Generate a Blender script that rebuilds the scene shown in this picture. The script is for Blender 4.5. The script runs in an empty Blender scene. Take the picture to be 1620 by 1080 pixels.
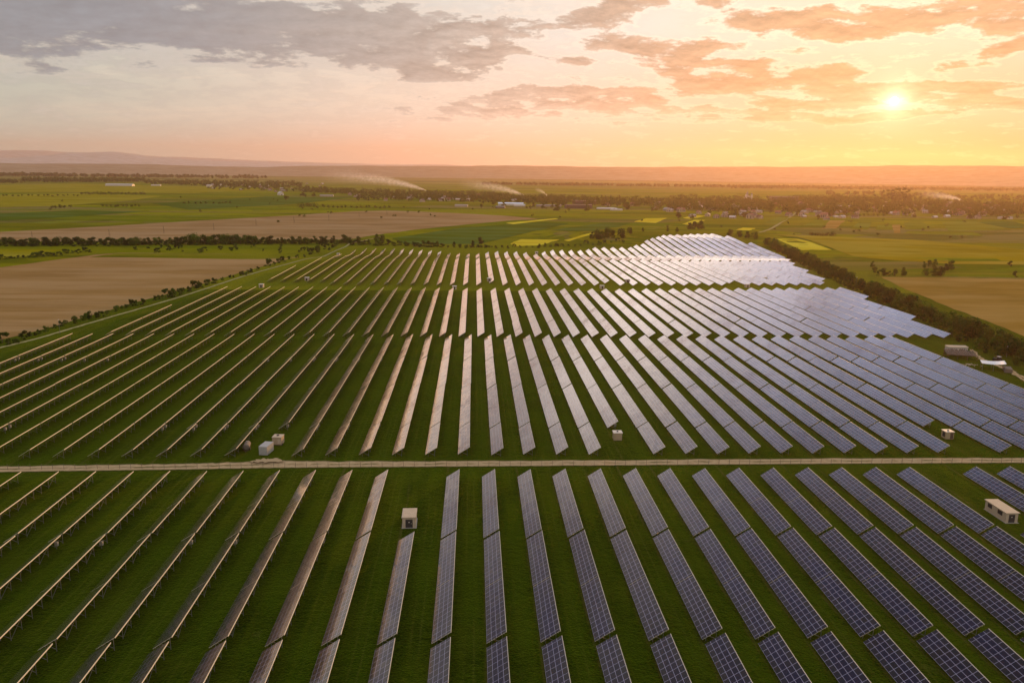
import bpy, bmesh, math, random
from mathutils import Vector, Matrix
R=math.radians
rnd=random.Random(7)
sc=bpy.context.scene
C=sc.collection
# ------------------------------------------------------------------ camera
F=1250.0; HC=82.3
pit=math.atan((540-271.07)/F); psi=math.atan((810-746.7)*math.cos(pit)/F); roll=.012736
fw=Vector((math.sin(psi)*math.cos(pit),math.cos(psi)*math.cos(pit),-math.sin(pit)))
rt0=Vector((math.cos(psi),-math.sin(psi),0)); up0=rt0.cross(fw)
rt=rt0*math.cos(roll)+up0*math.sin(roll); up=-rt0*math.sin(roll)+up0*math.cos(roll)
def at(px,py,z=0.0):                      # ground position of something measured in the photograph
    d=fw+rt*((px-810)/F)-up*((py-540)/F); s=(z-HC)/d.z
    return d.x*s,d.y*s
def pr(X,Y,Z=0.0):
    v=Vector((X,Y,Z-HC)); c=v.dot(fw)
    if c<1: return None
    return 810+F*v.dot(rt)/c,540-F*v.dot(up)/c
def skydir(px,py):
    d=(fw+rt*((px-810)/F)-up*((py-540)/F)).normalized()
    return math.atan2(d.x,d.y),math.asin(d.z)
cam=bpy.data.cameras.new('camera'); co=bpy.data.objects.new('camera',cam); C.objects.link(co)
co.matrix_world=Matrix(((rt.x,up.x,-fw.x,0),(rt.y,up.y,-fw.y,0),(rt.z,up.z,-fw.z,HC),(0,0,0,1)))
cam.sensor_width=36; cam.lens=F/1620*36; cam.clip_end=90000; cam.clip_start=.5
sc.camera=co
# ------------------------------------------------------------------ terrain
def sst(a,b,x):
    t=min(1,max(0,(x-a)/(b-a))); return t*t*(3-2*t)
def zt(X,Y):
    if Y<700 or Y>1300 or X<-230 or X>520: return 0.0
    e=sst(-230,-150,X)*(1-sst(330,520,X))
    dip=-2.3*math.exp(-((Y-785)/24.0)**2)
    rise=7.0*sst(60,230,X)*sst(815,950,Y)*(1-sst(1000,1250,Y))
    return e*(dip+rise)
# ------------------------------------------------------------------ materials
def newmat(name):
    m=bpy.data.materials.new(name); m.use_nodes=True
    nt=m.node_tree; return m,nt,nt.nodes['Principled BSDF']
def sock(nt,i,v):
    if isinstance(v,bpy.types.NodeSocket): nt.links.new(v,i)
    elif v is not None: i.default_value=v
class G:
    def __init__(s,nt): s.nt=nt
    def m(s,op,a,b=None,c=None,clamp=False):
        n=s.nt.nodes.new('ShaderNodeMath'); n.operation=op; n.use_clamp=clamp
        for i,v in enumerate((a,b,c)):
            if v is not None: sock(s.nt,n.inputs[i],v)
        return n.outputs[0]
    def vm(s,op,a,b=None,sc=None):
        n=s.nt.nodes.new('ShaderNodeVectorMath'); n.operation=op
        sock(s.nt,n.inputs[0],a)
        if b is not None: sock(s.nt,n.inputs[1],b)
        if sc is not None: sock(s.nt,n.inputs['Scale'],sc)
        return n.outputs['Value'] if op in('DOT_PRODUCT','LENGTH') else n.outputs[0]
    def mix(s,f,a,b,mode='MIX'):
        n=s.nt.nodes.new('ShaderNodeMix'); n.data_type='RGBA'; n.blend_type=mode
        sock(s.nt,n.inputs[0],f)
        for i,v in ((6,a),(7,b)):
            if isinstance(v,(tuple,list)): v=tuple(v)[:3]+(1,)
            sock(s.nt,n.inputs[i],v)
        return n.outputs[2]
    def noise(s,vec,scale,detail=4,rough=.5,dist=0,out='Fac'):
        n=s.nt.nodes.new('ShaderNodeTexNoise'); sock(s.nt,n.inputs['Vector'],vec)
        n.inputs['Scale'].default_value=scale; n.inputs['Detail'].default_value=detail
        n.inputs['Roughness'].default_value=rough; n.inputs['Distortion'].default_value=dist
        return n.outputs[out]
    def vor(s,vec,scale,out='Color',feature='F1'):
        n=s.nt.nodes.new('ShaderNodeTexVoronoi'); n.feature=feature; sock(s.nt,n.inputs['Vector'],vec)
        n.inputs['Scale'].default_value=scale; return n.outputs[out]
    def ss(s,x,a,b,o0=0.0,o1=1.0):
        n=s.nt.nodes.new('ShaderNodeMapRange'); n.interpolation_type='SMOOTHSTEP'
        sock(s.nt,n.inputs['Value'],x); n.inputs['From Min'].default_value=a; n.inputs['From Max'].default_value=b
        n.inputs['To Min'].default_value=o0; n.inputs['To Max'].default_value=o1; return n.outputs[0]
    def xyz(s,v):
        n=s.nt.nodes.new('ShaderNodeSeparateXYZ'); sock(s.nt,n.inputs[0],v); return n.outputs
    def comb(s,x,y,z=0.0):
        n=s.nt.nodes.new('ShaderNodeCombineXYZ')
        for i,v in enumerate((x,y,z)): sock(s.nt,n.inputs[i],v)
        return n.outputs[0]
    def tc(s,o='Object'): return s.nt.nodes.new('ShaderNodeTexCoord').outputs[o]
    def pos(s): return s.nt.nodes.new('ShaderNodeNewGeometry').outputs['Position']
    def mapv(s,v,scale=(1,1,1),rot=(0,0,0),loc=(0,0,0)):
        n=s.nt.nodes.new('ShaderNodeMapping'); sock(s.nt,n.inputs[0],v)
        n.inputs['Location'].default_value=loc; n.inputs['Rotation'].default_value=rot; n.inputs['Scale'].default_value=scale
        return n.outputs[0]
    def bump(s,h,strength,dist):
        n=s.nt.nodes.new('ShaderNodeBump'); n.inputs['Strength'].default_value=strength; n.inputs['Distance'].default_value=dist
        sock(s.nt,n.inputs['Height'],h); return n.outputs[0]
    def rand(s): return s.nt.nodes.new('ShaderNodeObjectInfo').outputs['Random']
def simple(name,col,rough=.6,metal=0,var=.25,scale=1.5,objrand=0.0):
    m,nt,b=newmat(name); g=G(nt)
    v=g.noise(g.tc(),scale,5,.6)
    f=g.m('MULTIPLY_ADD',v,var*2,1-var)
    if objrand: f=g.m('MULTIPLY',f,g.m('MULTIPLY_ADD',g.rand(),objrand,1-objrand/2))
    c=g.vm('SCALE',col,sc=f)
    nt.links.new(c,b.inputs['Base Color']); b.inputs['Roughness'].default_value=rough; b.inputs['Metallic'].default_value=metal
    return m
M={}
def grass_mat():
    m,nt,b=newmat('ground_grass'); g=G(nt); P=g.pos()
    x,y,z=g.xyz(P)[0:3]
    # tufty pasture near, patchwork of meadows far away
    n1=g.noise(P,.045,6,.6); n2=g.noise(P,.6,6,.65); n3=g.noise(P,2.2,3,.6)
    c=g.mix(g.ss(n1,.32,.68),(.0065,.020,.0004),(.022,.047,.0007))
    c=g.mix(g.ss(n2,.42,.70,0,.8),c,(.036,.056,.001))
    c=g.mix(g.ss(g.noise(P,.22,4,.7),.50,.66,0,.55),c,(.007,.016,.0003))
    c=g.mix(g.ss(n3,.48,.62,0,.7),c,(.002,.006,.0002))
    c=g.mix(g.ss(g.noise(g.vm('ADD',P,(31,7,0)),1.3,3,.6),.58,.70,0,.6),c,(.060,.075,.004))
    # mower stripes that run along the rows
    st=g.noise(g.mapv(P,(.55,.02,1)),1.0,3,.6)
    c=g.mix(g.ss(st,.46,.66,0,.6),c,(.038,.052,.002))
    c=g.mix(g.ss(g.noise(P,.06,4,.6),.46,.64,0,.65),c,(.038,.054,.002))
    c=g.mix(g.ss(g.noise(g.vm('ADD',P,(90,40,0)),.11,5,.7),.62,.74,0,.6),c,(.075,.070,.018))
    # worn drip line under the low panel edges and wheel ruts along the lanes
    offx=g.m('ADD',g.m('MULTIPLY',g.m('GREATER_THAN',y,214.0),2.7),g.m('ADD',5.8,g.m('MULTIPLY',g.m('GREATER_THAN',y,387.0),-3.2)))
    ph=g.m('FRACT',g.m('ADD',g.m('DIVIDE',g.m('SUBTRACT',x,offx),9.655),40.0))
    jx=g.m('MULTIPLY_ADD',g.noise(g.mapv(P,(.02,.08,1)),1,3,.6),.06,-.03)
    ph=g.m('ADD',ph,jx)
    inside=g.m('MULTIPLY',g.m('MULTIPLY',g.m('GREATER_THAN',x,-240.0),g.m('LESS_THAN',x,268.0)),g.m('LESS_THAN',y,741.0))
    drip=g.ss(g.m('ABSOLUTE',g.m('SUBTRACT',ph,.65)),.015,.055,1,0)
    wear=g.ss(g.noise(g.mapv(P,(.5,.06,1)),1,4,.65),.38,.62)
    c=g.mix(g.m('MULTIPLY',g.m('MULTIPLY',drip,wear),g.m('MULTIPLY',inside,.6)),c,(.085,.065,.022))
    rut=g.ss(g.m('ABSOLUTE',g.m('SUBTRACT',g.m('ABSOLUTE',g.m('SUBTRACT',ph,.33)),.085)),.008,.030,1,0)
    wear2=g.ss(g.noise(g.mapv(P,(.06,.012,1),(0,0,0),(7,3,0)),1,4,.65),.42,.6)
    c=g.mix(g.m('MULTIPLY',g.m('MULTIPLY',rut,wear2),g.m('MULTIPLY',inside,.55)),c,(.062,.066,.010))
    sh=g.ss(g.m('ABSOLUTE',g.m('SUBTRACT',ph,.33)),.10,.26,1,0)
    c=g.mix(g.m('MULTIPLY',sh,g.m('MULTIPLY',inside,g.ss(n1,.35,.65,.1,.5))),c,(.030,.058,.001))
    c=g.mix(g.ss(y,549.5,552,0,.62),c,g.mix(g.ss(n2,.35,.65),(.12,.125,.004),(.18,.17,.008)))
    V=g.mapv(P,(.0017,.0105,1),(0,0,R(10)))
    V=g.vm('ADD',V,g.vm('SCALE',g.noise(P,.0016,2,.5,0,'Color'),sc=.35))
    cell=g.xyz(g.vor(V,1.0))
    V2=g.mapv(P,(.004,.012,1),(0,0,R(-7)))
    cell2=g.xyz(g.vor(V2,1.0))
    far=g.mix(cell[0],(.080,.130,.001),(.195,.20,.002))
    far=g.mix(g.ss(cell[1],.62,.7,0,.6),far,(.17,.145,.003))
    far=g.mix(g.ss(cell[2],.78,.82,0,.7),far,(.17,.125,.07))
    far=g.mix(g.ss(cell2[0],.4,.9,0,.6),far,(.034,.056,.001))
    far=g.mix(g.ss(g.noise(g.mapv(P,(.0012,.02,1),(0,0,R(6))),1,5,.65),.52,.66,0,.65),far,(.20,.18,.02))
    far=g.mix(g.ss(g.noise(g.mapv(P,(.002,.03,1),(0,0,R(9)),(3,5,0)),1,5,.65),.56,.66,0,.7),far,(.030,.042,.003))
    far=g.mix(g.ss(g.noise(g.mapv(P,(.01,.08,1)),1,5,.6),.4,.75,0,.5),far,(.14,.13,.002))
    far=g.mix(g.ss(g.noise(P,.03,6,.7),.52,.7,0,.6),far,(.03,.045,.008))
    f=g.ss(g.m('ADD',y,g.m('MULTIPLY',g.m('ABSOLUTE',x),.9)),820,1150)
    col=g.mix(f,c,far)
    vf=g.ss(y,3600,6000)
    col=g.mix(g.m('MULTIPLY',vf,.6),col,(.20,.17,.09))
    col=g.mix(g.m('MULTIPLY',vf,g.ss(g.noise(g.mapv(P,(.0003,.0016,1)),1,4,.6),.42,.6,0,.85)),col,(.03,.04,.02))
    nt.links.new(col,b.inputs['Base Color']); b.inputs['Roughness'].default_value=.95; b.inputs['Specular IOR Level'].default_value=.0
    nt.links.new(g.m('MULTIPLY_ADD',f,-.17,.25),b.inputs['Sheen Weight']); b.inputs['Sheen Roughness'].default_value=.35; b.inputs['Sheen Tint'].default_value=(.55,.75,.05,1)
    nt.links.new(g.bump(g.m('ADD',n2,g.m('MULTIPLY',n3,.6)),1.0,.8),b.inputs['Normal'])
    return m
def track_mat(name,c1,c2,gr):
    m,nt,b=newmat(name); g=G(nt); P=g.pos(); uv=g.xyz(g.tc('UV')); u=uv[0]
    n=g.noise(P,.5,6,.65); n2=g.noise(P,.12,4,.6); n3=g.noise(P,2.5,4,.6)
    c=g.mix(g.ss(n,.35,.65),c1,c2)
    c=g.mix(g.ss(n3,.55,.7,0,.4),c,tuple(.55*v for v in c1))
    rut=g.m('ABSOLUTE',g.m('SUBTRACT',g.m('ABSOLUTE',g.m('SUBTRACT',u,.5)),.22))
    c=g.mix(g.ss(rut,.0,.13,.45,0),c,tuple(min(.7,1.25*v) for v in c2))
    mid=g.ss(g.m('ABSOLUTE',g.m('SUBTRACT',u,.5)),.02,.12,1,0)
    c=g.mix(g.m('MULTIPLY',mid,g.ss(n2,.42,.6,0,.75)),c,gr)
    edge=g.ss(g.m('ADD',g.m('ABSOLUTE',g.m('SUBTRACT',u,.5)),g.m('MULTIPLY_ADD',n,.30,-.15)),.34,.46)
    c=g.mix(g.m('MULTIPLY',edge,.95),c,gr)
    nt.links.new(c,b.inputs['Base Color']); b.inputs['Roughness'].default_value=.95; b.inputs['Specular IOR Level'].default_value=0
    nt.links.new(g.bump(n,.8,.15),b.inputs['Normal']); return m
def field_mat(name,c1,c2,ang=0,freq=.25,stripe=.5):
    m,nt,b=newmat(name); g=G(nt); P=g.pos()
    V=g.mapv(P,(freq*.05,freq,1),(0,0,R(ang)))
    s=g.noise(V,1.0,6,.6); n=g.noise(P,.012,6,.6); n2=g.noise(P,.35,4,.7)
    f=g.m('ADD',g.m('MULTIPLY',s,stripe),g.m('MULTIPLY',n,1-stripe))
    c=g.mix(g.ss(f,.35,.65),c1,c2)
    c=g.mix(g.ss(n2,.5,.8,0,.3),c,tuple(.6*v for v in c1))
    c=g.mix(g.ss(g.noise(g.mapv(P,(.25,1,1),(0,0,R(ang))),.02,4,.6),.42,.62,0,.55),c,tuple(min(.6,1.22*v+.02*k_) for k_,v in enumerate(c2)))
    nt.links.new(c,b.inputs['Base Color']); b.inputs['Roughness'].default_value=.95; b.inputs['Specular IOR Level'].default_value=0
    nt.links.new(g.bump(s,.5,.3),b.inputs['Normal'])
    return m
M['grass']=grass_mat()
M['soil']=field_mat('ploughed_soil',(.235,.14,.045),(.32,.20,.072),-14,.22,.55)
M['soil_far']=field_mat('ploughed_soil_far',(.225,.14,.055),(.31,.20,.085),-14,.12,.5)
M['stubble']=field_mat('stubble',(.21,.13,.022),(.29,.18,.032),8,.3,.5)
M['rape']=field_mat('rapeseed',(.42,.33,.012),(.55,.44,.02),20,.1,.3)
M['lime']=field_mat('young_crop',(.11,.13,.002),(.16,.17,.004),10,.1,.4)
M['deep']=field_mat('deep_crop',(.050,.085,.003),(.075,.12,.005),14,.1,.4)
M['olive']=field_mat('olive_meadow',(.18,.16,.001),(.25,.22,.002),5,.05,.4)
M['dry']=field_mat('dry_meadow',(.19,.15,.001),(.27,.21,.002),60,.4,.3)
M['path']=track_mat('track_dirt',(.33,.235,.12),(.46,.34,.19),(.05,.065,.006))
M['bare']=field_mat('bare_dirt',(.33,.235,.12),(.46,.34,.19),0,.9,.3)
M['pale_path']=track_mat('track_pale',(.22,.21,.08),(.34,.32,.15),(.05,.065,.006))
def panel_mat():
    m,nt,b=newmat('solar_glass'); g=G(nt)
    uv=g.xyz(g.tc('UV')); u,v=uv[0],uv[1]
    gu=g.m('DIVIDE',u,1.015); gv=g.m('DIVIDE',v,1.6)
    fu=g.m('FRACT',gu); fv=g.m('FRACT',gv)
    eu=g.m('MULTIPLY',g.m('MINIMUM',fu,g.m('SUBTRACT',1.0,fu)),1.015)
    ev=g.m('MULTIPLY',g.m('MINIMUM',fv,g.m('SUBTRACT',1.0,fv)),1.6)
    edge=g.m('MINIMUM',eu,ev)
    line=g.m('LESS_THAN',edge,.033)
    wn=nt.nodes.new('ShaderNodeTexWhiteNoise'); wn.noise_dimensions='3D'
    nt.links.new(g.comb(g.m('FLOOR',gu),g.m('FLOOR',gv),g.m('MULTIPLY',g.rand(),97.0)),wn.inputs['Vector'])
    cid=g.xyz(wn.outputs['Color'])
    P=g.pos()
    big=g.noise(P,.022,3,.5)
    cell=g.mix(g.m('MULTIPLY',cid[0],.8),(.003,.0025,.010),(.009,.006,.018))
    cell=g.mix(g.ss(big,.4,.65,0,.75),cell,(.004,.007,.040))
    cell=g.mix(g.ss(cid[1],.86,.97,0,.8),cell,(.003,.003,.004))
    oc=g.m('GREATER_THAN',g.m('ABSOLUTE',g.m('SUBTRACT',gu,2.0)),1.0)
    cell=g.mix(g.m('MULTIPLY',oc,.6),cell,(.012,.013,.010))
    # fine silver fingers of each 6 x 10 cell module
    gridu=g.m('FRACT',g.m('DIVIDE',g.m('MULTIPLY',fu,1.015),.157)); gridv=g.m('FRACT',g.m('DIVIDE',g.m('MULTIPLY',fv,1.6),.157))
    fine=g.m('MAXIMUM',g.m('LESS_THAN',gridu,.06),g.m('LESS_THAN',gridv,.06))
    cell=g.mix(g.m('MULTIPLY',fine,.05),cell,(.25,.25,.3))
    col=g.mix(line,cell,(.37,.35,.47))
    nt.links.new(col,b.inputs['Base Color'])
    nt.links.new(g.m('MULTIPLY_ADD',line,.30,.16),b.inputs['Roughness'])
    b.inputs['IOR'].default_value=1.75
    # every module sits a touch differently in its clamps
    geo=nt.nodes.new('ShaderNodeNewGeometry')
    off=g.vm('SCALE',g.vm('SUBTRACT',wn.outputs['Color'],(.5,.5,.5)),sc=.017)
    off2=g.vm('SCALE',g.vm('SUBTRACT',g.noise(g.vm('ADD',P,(0,0,0)),.09,2,.5,0,'Color'),(.5,.5,.5)),sc=.022)
    nn=g.vm('NORMALIZE',g.vm('ADD',g.vm('ADD',geo.outputs['Normal'],off),off2))
    nt.links.new(nn,b.inputs['Normal'])
    b.inputs['IOR'].default_value=1.22
    # cover glass: very strong mirror at grazing angles, next to none when seen from above
    lw=nt.nodes.new('ShaderNodeLayerWeight'); lw.inputs['Blend'].default_value=.5; nt.links.new(nn,lw.inputs['Normal'])
    dust=g.m('MULTIPLY',g.ss(g.noise(P,.035,4,.65),.50,.66,0,.42),g.m('MULTIPLY_ADD',cid[2],.8,.35))
    fac=g.m('MINIMUM',g.m('MULTIPLY_ADD',g.m('POWER',lw.outputs['Facing'],5.5),2.65,.002),.85)
    gl=nt.nodes.new('ShaderNodeBsdfGlossy'); nt.links.new(g.mix(dust,(.97,.95,.97),(.42,.30,.28)),gl.inputs['Color']); gl.inputs['Roughness'].default_value=.13; nt.links.new(nn,gl.inputs['Normal'])
    mx=nt.nodes.new('ShaderNodeMixShader'); nt.links.new(fac,mx.inputs[0]); nt.links.new(b.outputs[0],mx.inputs[1]); nt.links.new(gl.outputs[0],mx.inputs[2])
    nt.links.new(mx.outputs[0],nt.nodes['Material Output'].inputs['Surface'])
    return m
M['glass']=panel_mat()
M['alu']=simple('aluminium_frame',(.86,.77,.56),.5,0,.08)
M['backsheet']=simple('backsheet',(.62,.60,.55),.5,0,.1)
M['galv']=simple('galvanised_steel',(.17,.175,.14),.55,.2,.15)
M['white']=simple('white_paint',(.60,.55,.46),.55,0,.2)
M['cream']=simple('cream_render',(.50,.40,.27),.8,0,.25,.8)
M['tan']=simple('tan_boards',(.42,.31,.19),.8,0,.25,2)
M['dark']=simple('dark_opening',(.035,.032,.03),.6,0,.3)
M['glassy']=simple('window_glass',(.03,.035,.045),.15,0,.2)
M['greymetal']=simple('grey_metal_sheet',(.44,.43,.40),.4,.2,.15)
M['bluemetal']=simple('blue_white_sheet',(.55,.66,.75),.35,.1,.06)
M['rust']=simple('weathered_wood',(.10,.065,.04),.9,0,.4,1.5)
M['rubber']=simple('rubber',(.02,.02,.02),.85)
M['post']=simple('fence_wood',(.13,.10,.07),.85)
M['tractor']=simple('tractor_green',(.03,.05,.03),.5)
M['bark']=simple('bark',(.07,.05,.03),.9)
M['roof_red']=simple('roof_tile_red',(.22,.09,.05),.8,0,.2,.3,.5)
M['roof_grey']=simple('roof_sheet_grey',(.24,.22,.2),.6,.05,.15,.3,.5)
M['roof_white']=simple('roof_sheet_white',(.55,.52,.48),.5,0,.1,.3,.5)
M['roof_brown']=simple('roof_brown',(.12,.07,.045),.8,0,.2,.3,.5)
M['wall']=simple('house_render',(.38,.31,.23),.85,0,.12,.3,.5)
M['concrete']=simple('weathered_grey_cabinet',(.33,.31,.25),.6,0,.15)
M['slab']=simple('concrete_slab',(.16,.13,.10),.85,0,.1,.2)
def corr_mat():
    m,nt,b=newmat('corrugated_sheet'); g=G(nt); o=g.xyz(g.tc())
    w=g.m('SINE',g.m('MULTIPLY',g.m('ADD',o[0],o[1]),22))
    c=g.mix(g.noise(g.tc(),1.2,5,.6),(.46,.45,.42),(.60,.58,.54))
    nt.links.new(c,b.inputs['Base Color']); b.inputs['Roughness'].default_value=.4; b.inputs['Metallic'].default_value=.3
    nt.links.new(g.bump(w,.8,.05),b.inputs['Normal']); return m
M['corr']=corr_mat()
def board_mat():
    m,nt,b=newmat('slatted_boards'); g=G(nt); o=g.xyz(g.tc())
    w=g.m('FRACT',g.m('MULTIPLY',o[2],3.2))
    c=g.mix(g.m('LESS_THAN',w,.18),(.46,.36,.20),(.10,.07,.04))
    nt.links.new(c,b.inputs['Base Color']); b.inputs['Roughness'].default_value=.8; return m
M['boards']=board_mat()
def leaf_mat(name,c1,c2,c3):
    m,nt,b=newmat(name); g=G(nt)
    n=g.noise(g.tc(),.35,3,.6); r=g.rand()
    c=g.mix(g.ss(n,.3,.7),c1,c2)
    c=g.mix(g.ss(g.noise(g.tc(),1.7,3,.6),.55,.75,0,.6),c,c3)
    c=g.vm('SCALE',c,sc=g.m('MULTIPLY_ADD',r,.7,.65))
    nt.links.new(c,b.inputs['Base Color']); b.inputs['Roughness'].default_value=.7; b.inputs['Specular IOR Level'].default_value=.1
    tr=nt.nodes.new('ShaderNodeBsdfTranslucent'); nt.links.new(c,tr.inputs['Color'])
    mx=nt.nodes.new('ShaderNodeMixShader'); mx.inputs[0].default_value=.35
    nt.links.new(b.outputs[0],mx.inputs[1]); nt.links.new(tr.outputs[0],mx.inputs[2])
    nt.links.new(mx.outputs[0],nt.nodes['Material Output'].inputs['Surface']); return m
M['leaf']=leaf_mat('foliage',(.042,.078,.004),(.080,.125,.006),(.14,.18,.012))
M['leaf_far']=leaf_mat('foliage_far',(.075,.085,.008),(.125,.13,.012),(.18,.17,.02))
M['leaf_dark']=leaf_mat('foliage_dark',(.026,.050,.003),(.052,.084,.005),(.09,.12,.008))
# ------------------------------------------------------------------ mesh helpers
class MB:
    def __init__(s): s.v=[];s.f=[];s.uv=[];s.mi=[]
    def quad(s,a,b,c,d,mi=0,uv=None):
        n=len(s.v); s.v+=[a,b,c,d]; s.f.append((n,n+1,n+2,n+3)); s.mi.append(mi)
        s.uv+=uv or [(0,0)]*4
    def poly(s,pts,mi=0):
        n=len(s.v); s.v+=list(pts); s.f.append(tuple(range(n,n+len(pts)))); s.mi.append(mi); s.uv+=[(0,0)]*len(pts)
    def hexa(s,p,mi=0,mis=None):   # p: 8 corners, bottom 0-3 ccw, top 4-7
        for k,(a,b,c,d) in enumerate(((3,2,1,0),(4,5,6,7),(0,1,5,4),(1,2,6,5),(2,3,7,6),(3,0,4,7))):
            s.quad(p[a],p[b],p[c],p[d],mis[k] if mis else mi)
    def box(s,x0,x1,y0,y1,z0,z1,mi=0):
        s.hexa([(x0,y0,z0),(x1,y0,z0),(x1,y1,z0),(x0,y1,z0),(x0,y0,z1),(x1,y0,z1),(x1,y1,z1),(x0,y1,z1)],mi)
    def bar(s,a,b,w,h=None,mi=0):
        a=Vector(a);b=Vector(b);h=h or w;d=(b-a).normalized()
        u=d.cross(Vector((0,0,1)))
        if u.length<.1: u=Vector((1,0,0))
        u.normalize(); v=u.cross(d).normalized(); u*=w/2; v*=h/2
        s.hexa([tuple(q) for q in (a-u-v,a+u-v,b+u-v,b-u-v,a-u+v,a+u+v,b+u+v,b-u+v)],mi)
    def cyl(s,a,b,r0,r1=None,n=10,mi=0,cap=True):
        a=Vector(a);b=Vector(b);r1=r0 if r1 is None else r1;d=(b-a).normalized()
        u=d.cross(Vector((0,0,1)))
        if u.length<.1: u=Vector((1,0,0))
        u.normalize(); v=d.cross(u)
        A=[tuple(a+(u*math.cos(t)+v*math.sin(t))*r0) for t in [2*math.pi*i/n for i in range(n)]]
        B=[tuple(b+(u*math.cos(t)+v*math.sin(t))*r1) for t in [2*math.pi*i/n for i in range(n)]]
        for i in range(n):
            j=(i+1)%n; s.quad(A[i],A[j],B[j],B[i],mi)
        if cap: s.poly(A[::-1],mi); s.poly(B,mi)
    def mesh(s,name,mats):
        me=bpy.data.meshes.new(name); me.from_pydata(s.v,[],s.f)
        for m_ in mats: me.materials.append(M[m_])
        if len(mats)>1: me.polygons.foreach_set('material_index',s.mi)
        if any(q!=(0,0) for q in s.uv[:4000]):
            l=me.uv_layers.new(name='UVMap'); flat=[c for q in s.uv for c in q]; l.data.foreach_set('uv',flat)
        me.update(); return me
def link(name,me,parent=None,loc=(0,0,0),rot=(0,0,0),scale=(1,1,1)):
    o=bpy.data.objects.new(name,me); C.objects.link(o); o.location=loc; o.rotation_euler=rot; o.scale=scale
    if parent: o.parent=parent
    return o
def tag(o,label,cat,group=None,kind=None):
    if label: o['label']=label
    if cat: o['category']=cat
    if group: o['group']=group
    if kind: o['kind']=kind
    return o
def struct(name,mb,mat,z=0):
    o=link(name,mb.mesh(name,[mat])); o['kind']='structure'; return o
ONES='first second third fourth fifth sixth seventh eighth ninth tenth eleventh twelfth thirteenth fourteenth fifteenth sixteenth seventeenth eighteenth nineteenth'.split()
TENS=['','','twenty','thirty','forty','fifty','sixty','seventy','eighty','ninety']
def nth(i):
    if i<20: return ONES[i-1]
    if i>=100: return 'hundred and '+nth(i-100) if i>100 else 'hundredth'
    t,o=divmod(i,10); return TENS[t][:-1]+'ieth' if o==0 else TENS[t]+'-'+ONES[o-1]
# ------------------------------------------------------------------ ground
xs=[-19000,-15000,-11000,-6000,-3500,-2000,-1200,-700,-400,-300]+[-230+i*15 for i in range(51)]+[560,700,1000,1600,2600,4200,7000,10000,13000,19000]
ys=[-600,-200,0,60,120,200,300,400,500,600,660]+[700+i*9 for i in range(67)]+[1350,1500,1800,2300,3000,4000,5500,7500,10000,13000,16500,20300]
mb=MB(); me=bpy.data.meshes.new('ground')
vs=[(x,y,zt(x,y)) for y in ys for x in xs]; nx=len(xs)
fs=[(j*nx+i,j*nx+i+1,(j+1)*nx+i+1,(j+1)*nx+i) for j in range(len(ys)-1) for i in range(nx-1)]
me.from_pydata(vs,[],fs); me.materials.append(M['grass'])
for p in me.polygons: p.use_smooth=True
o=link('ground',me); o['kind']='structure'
LAY=[0]
def wob(pts,amp,n=6,closed=True,seed=0):
    r=random.Random(seed); out=[]
    N=len(pts)
    for i in range(N if closed else N-1):
        a=pts[i]; b=pts[(i+1)%N]
        for k in range(n):
            t=k/n; j=amp if k else 0
            out.append((a[0]+(b[0]-a[0])*t+r.uniform(-j,j),a[1]+(b[1]-a[1])*t+r.uniform(-j,j)))
    if not closed: out.append(pts[-1])
    return out
from mathutils.geometry import tessellate_polygon
def field(name,pix,mat,amp=1.0,world=None,h=None):
    LAY[0]+=1; z=h or .03+LAY[0]*.012
    pts=world or [at(*p) for p in pix]
    pts=wob(pts,amp,5,True,LAY[0])
    me=bpy.data.meshes.new(name); V=[(p[0],p[1],z+zt(*p)) for p in pts]
    tr=tessellate_polygon([[Vector((p[0],p[1],0)) for p in pts]])
    fs=[]
    for t in tr:
        a,b,c=[Vector(V[i]) for i in t]
        fs.append(t if (b-a).cross(c-a).z>0 else t[::-1])
    me.from_pydata(V,[],fs); me.materials.append(M[mat])
    o=link(name,me); o['kind']='structure'; return o
field('ploughed_field',[(-160,440),(0,423),(150,403),(190,400),(440,402),(474,404),(430,417),(300,455),(190,485),(100,512),(0,538),(-160,580)],'soil',1.2)
field('ploughed_field',[(-200,377),(0,367),(150,359),(300,350),(400,344.5),(560,334.5),(612,333),(720,337),(800,341.5),(850,346),(800,349.5),(660,363),(600,371),(550,379),(400,379.5),(150,382),(0,382.5),(-200,383)],'soil_far',1.5)
field('stubble_field',[(1394,438.2),(1500,439),(1620,441.5),(1800,446),(1800,600),(1640,541),(1576,514),(1498,484),(1433,458)],'stubble',1.2)
field('meadow',[(-200,392),(0,394),(100,395),(60,403),(0,410),(-200,430)],'olive',1)
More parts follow.
